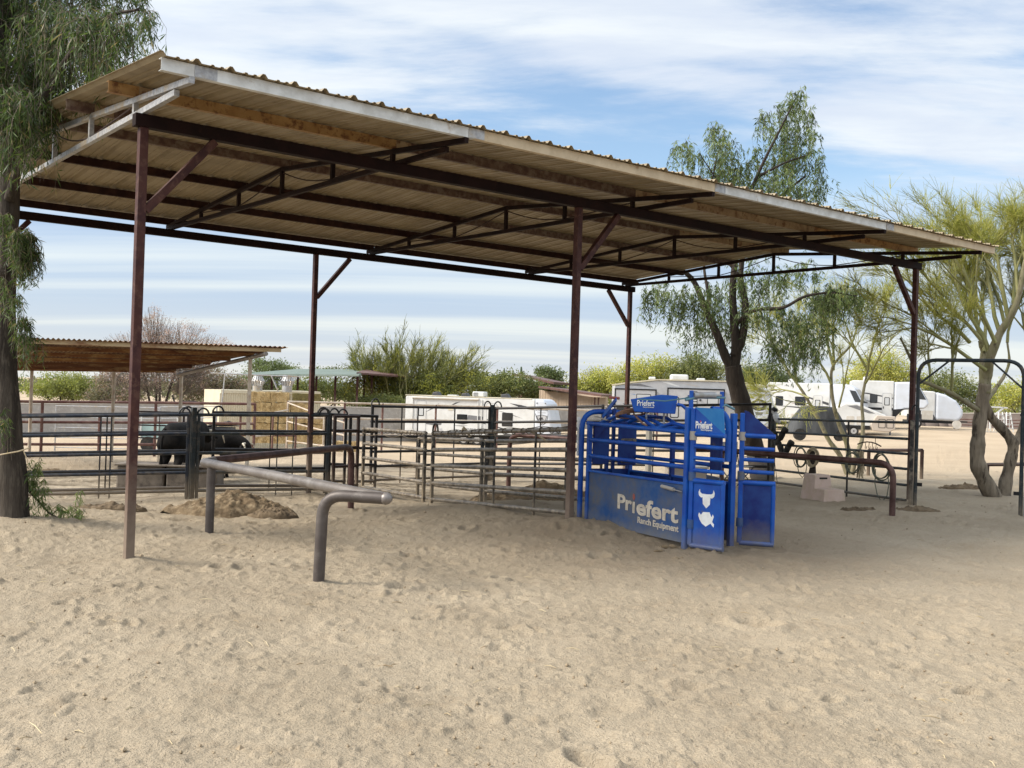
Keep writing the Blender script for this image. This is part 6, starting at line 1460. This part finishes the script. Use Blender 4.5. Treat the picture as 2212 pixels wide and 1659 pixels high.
# lower white nose piece between them
t, pl = camper('cargo_trailer', 'low white trailer with sloped nose and beige front box, before the fifth wheels', 'trailer', on(P(1795, 934, 64)), R(-10))
MB().prism([(0, .55), (0, 1.55), (.8, 2.0), (1.5, 2.02), (3.2, 1.35), (3.4, 1.2), (3.4, .55)], (0, 0, 0), X_, Zv, Y_, 2.1).build('body', 'white', t, bevel=.07)
MB().prism([(2.45, .35), (2.3, .75), (2.65, 1.32), (3.75, 1.28), (3.75, .5), (3.4, .3)], (0, -.25, 0), X_, Zv, Y_, .26).build('front_box', 'beige', t, bevel=.05)
for x in (2.75, 3.22): 
    fr = MB(); o_ = rrect(x, x + .42, .55, 1.1, .06); i_ = rrect(x + .03, x + .39, .58, 1.07, .05); k = len(o_)
    fr.add([(a, -.262, b) for a, b in o_] + [(a, -.262, b) for a, b in i_], [(j, (j + 1) % k, k + (j + 1) % k, k + j) for j in range(k)]).build('hatch_trim', 'black', t)
for x in (.9, 1.5): side(rrect(x, x + .45, .70, 1.22, .05), .010).build('hatch', 'offwhite', t)
side([(.9, 1.85), (1.5, 1.90), (2.6, 1.42), (2.2, 1.42)], .006).build('graphic', 'grey_mid', t); side([(0, .42), (2.3, .42), (2.3, .66), (0, .66)], .02).build('skirt', 'black', t)
wheelset(t, (.6, 1.35), -.02, .3, .3)
MB().tube([(3.6, .6, .5), (3.6, .6, .02)], .05, 8).build('jack', 'grey_mid', t, True)
settle(t, pl, 1.0)
# --- small rounded camper at the right
t, pl = camper('teardrop_camper', 'small white rounded camper with a grey skirt and two roof domes', 'camper', on(P(1958, 931, 73)), R(-10))
MB().prism([(0, .78), (0, 2.55), (.6, 2.66), (1.7, 2.62), (1.9, 2.58), (1.9, .78)], (0, 0, 0), X_, Zv, Y_, 2.2).build('body', 'white', t, bevel=.08)
MB().prism([(1.902, .58), (1.902, 2.58), (2.6, 2.40), (3.3, 2.0), (3.75, 1.35), (3.78, 1.0), (3.6, .68), (3.3, .55)], (0, -.01, 0), X_, Zv, Y_, 2.22).build('nose_cap', 'white_cap', t, bevel=.22, seg=4)
side([(0, .55), (2.0, .55), (1.78, .98), (0, .98)], .012).build('skirt', 'grey_dark', t)
side(rrect(1.0, 1.75, .62, 1.25, .05), .02).build('hatch', 'offwhite', t)
window(t, .38, .98, 1.85, 2.02, 'glass'); window(t, .38, .98, 1.62, 1.80, 'glass')
for x in (.25, .85): MB().add([(x + .3 * math.cos(a) * math.cos(b), 1 + .3 * math.sin(a) * math.cos(b), 2.64 + .30 * math.sin(b)) for b in (0, .5, 1.0, 1.45) for a in [2 * math.pi * k / 14 for k in range(14)]],
    [(r_ * 14 + k, r_ * 14 + (k + 1) % 14, r_ * 14 + 14 + (k + 1) % 14, r_ * 14 + 14 + k) for r_ in range(3) for k in range(14)] + [tuple(42 + k for k in range(14))]).build('roof_dome', 'offwhite', t, True)
for k in range(2): side([(.1, 1.55 - .2 * k), (1.6, 1.52 - .3 * k), (1.0, 1.48 - .25 * k)], .004).build('graphic', 'grey_body', t)
MB().box(.1, 3.4, .2, 2.0, .38, .56).build('chassis', 'black', t); wheelset(t, (.7,), -.02, .32, .32)
MB().bar((3.3, 1.1, .52), (4.3, 1.1, .52), .1, .1).build('tow_bar', 'black', t); MB().tube([(3.2, .1, .5), (3.2, .1, .0)], .04, 8).build('jack', 'grey_mid', t, True)
MB().tube([(3.35, -.05, .33), (3.35, .12, .33)], .30, 16).build('wheel_cover', 'offwhite', t, True)
settle(t, pl, 1.0)

# covered vehicle under the small palo verde
cv = on(P(1771, 950, 52)); t = thing('covered_buggy', 'buggy under a dark grey fabric cover, tyres showing below', 'covered buggy', cv)
def ring(z, x0, x1, d, k=26, wob=0):
    out = []
    for i in range(k):
        a = 2 * math.pi * i / k; c_x, s_x = math.cos(a), math.sin(a); e = .45
        out.append((cv.x + (x0 + x1) / 2 + (x1 - x0) / 2 * math.copysign(abs(c_x) ** e, c_x) + wob * math.sin(i * 2.7), cv.y + d / 2 + d / 2 * math.copysign(abs(s_x) ** e, s_x) + wob * math.cos(i * 3.1), cv.z + z))
    return out
V = ring(.36, -1.42, 1.50, 1.6, wob=.05) + ring(.9, -1.30, 1.36, 1.55, wob=.03) + ring(1.45, -.92, 1.0, 1.35, wob=.02) + ring(1.72, -.78, .70, 1.1) + ring(1.76, -.5, .4, .7)
k = 26; MB().add(V, [(r_ * k + i, r_ * k + (i + 1) % k, r_ * k + k + (i + 1) % k, r_ * k + k + i) for r_ in range(4) for i in range(k)] + [tuple(4 * k + i for i in range(k))]).build('cover', 'cover', t, True)
for x in (-1.0, 1.05): MB().tube([cv + Vector((x, -.02, .3)), cv + Vector((x, .25, .3))], .30, 16).build('wheel', 'rubber', t, True)
# T shaped pole, ladders and crate by the right wall
tp = P(2132, 879, 78); t = thing('white_frame_post', 'white T shaped frame with slanting struts behind the forked trunk', 'frame', on(tp))
for a, b in ((P(2088, 876, 78), P(2176, 881, 78)), (P(2097, 878, 78), P(2118, 897, 78)), (P(2168, 881, 78), P(2139, 904, 78))): MB().bar(a, b, .11, .11).build('strut', 'white', t)
for a, b in ((P(2118, 897, 78), on(P(2120, 930, 78))), (P(2139, 904, 78), on(P(2138, 930, 78)))): MB().bar(a, b, .11, .11).build('leg', 'white', t)
for x, lab in ((2164, 'white plastic step ladder by the right wall, the left one'), (2181, 'white plastic step ladder by the right wall, next to the arch gate leg')):
    p = on(P(x, 935, 70)); t = thing('step_ladder', lab, 'ladder', p, 'white ladders by the wall')
    for s in (-1, 1):
        MB().bar(p + Vector((.26 * s, 0, 0)), p + Vector((.12 * s, .25, 1.35)), .06, .05).build('rail', 'white', t); MB().bar(p + Vector((.26 * s, .6, 0)), p + Vector((.12 * s, .28, 1.33)), .05, .04).build('rail', 'white', t)
    for z in (.25, .55, .85, 1.15): MB().bar(p + Vector((-.24 + z * .09, z * .18, z)), p + Vector((.24 - z * .09, z * .18, z)), .12, .04).build('step', 'white', t)
p = on(P(2140, 936, 68)); t = thing('wire_crate', 'pale open wire crate on the ground left of the ladders', 'crate', p)
cr2 = MB()
for x in (-.6, 0, .6):
    for y in (0, .5): cr2.bar(p + Vector((x, y, 0)), p + Vector((x, y, .75)), .05, .05)
for z in (.03, .75):
    for y in (0, .5): cr2.bar(p + Vector((-.62, y, z)), p + Vector((.62, y, z)), .05, .05)
cr2.build('frame', 'offwhite', t)
for i, (x, w_) in enumerate(((1985, .5), (2010, .7), (2035, .45), (2060, .6))):
    p = on(P(x, 932, 84)); mb = MB(); k = 9
    V = [p + Vector((w_ * rnd.uniform(.8, 1.1) * math.cos(2 * math.pi * j / k) * c_, .3 * math.sin(2 * math.pi * j / k) * c_, z_ * .55)) for z_, c_ in ((-.1, 1), (.35, 1.05), (.7, .8), (.95, .35)) for j in range(k)]
    tag(mb.add(V, [(r_ * k + j, r_ * k + (j + 1) % k, r_ * k + k + (j + 1) % k, r_ * k + k + j) for r_ in range(3) for j in range(k)] + [tuple(3 * k + j for j in range(k))]).build('boulder', 'block_brown', None, 'all'),
        ('tan boulder under the rounded camper tail', 'wide boulder under the rounded camper body', 'small boulder behind the camper wheel', 'boulder under the rounded camper nose')[i], 'boulder', 'boulders behind the rounded camper')
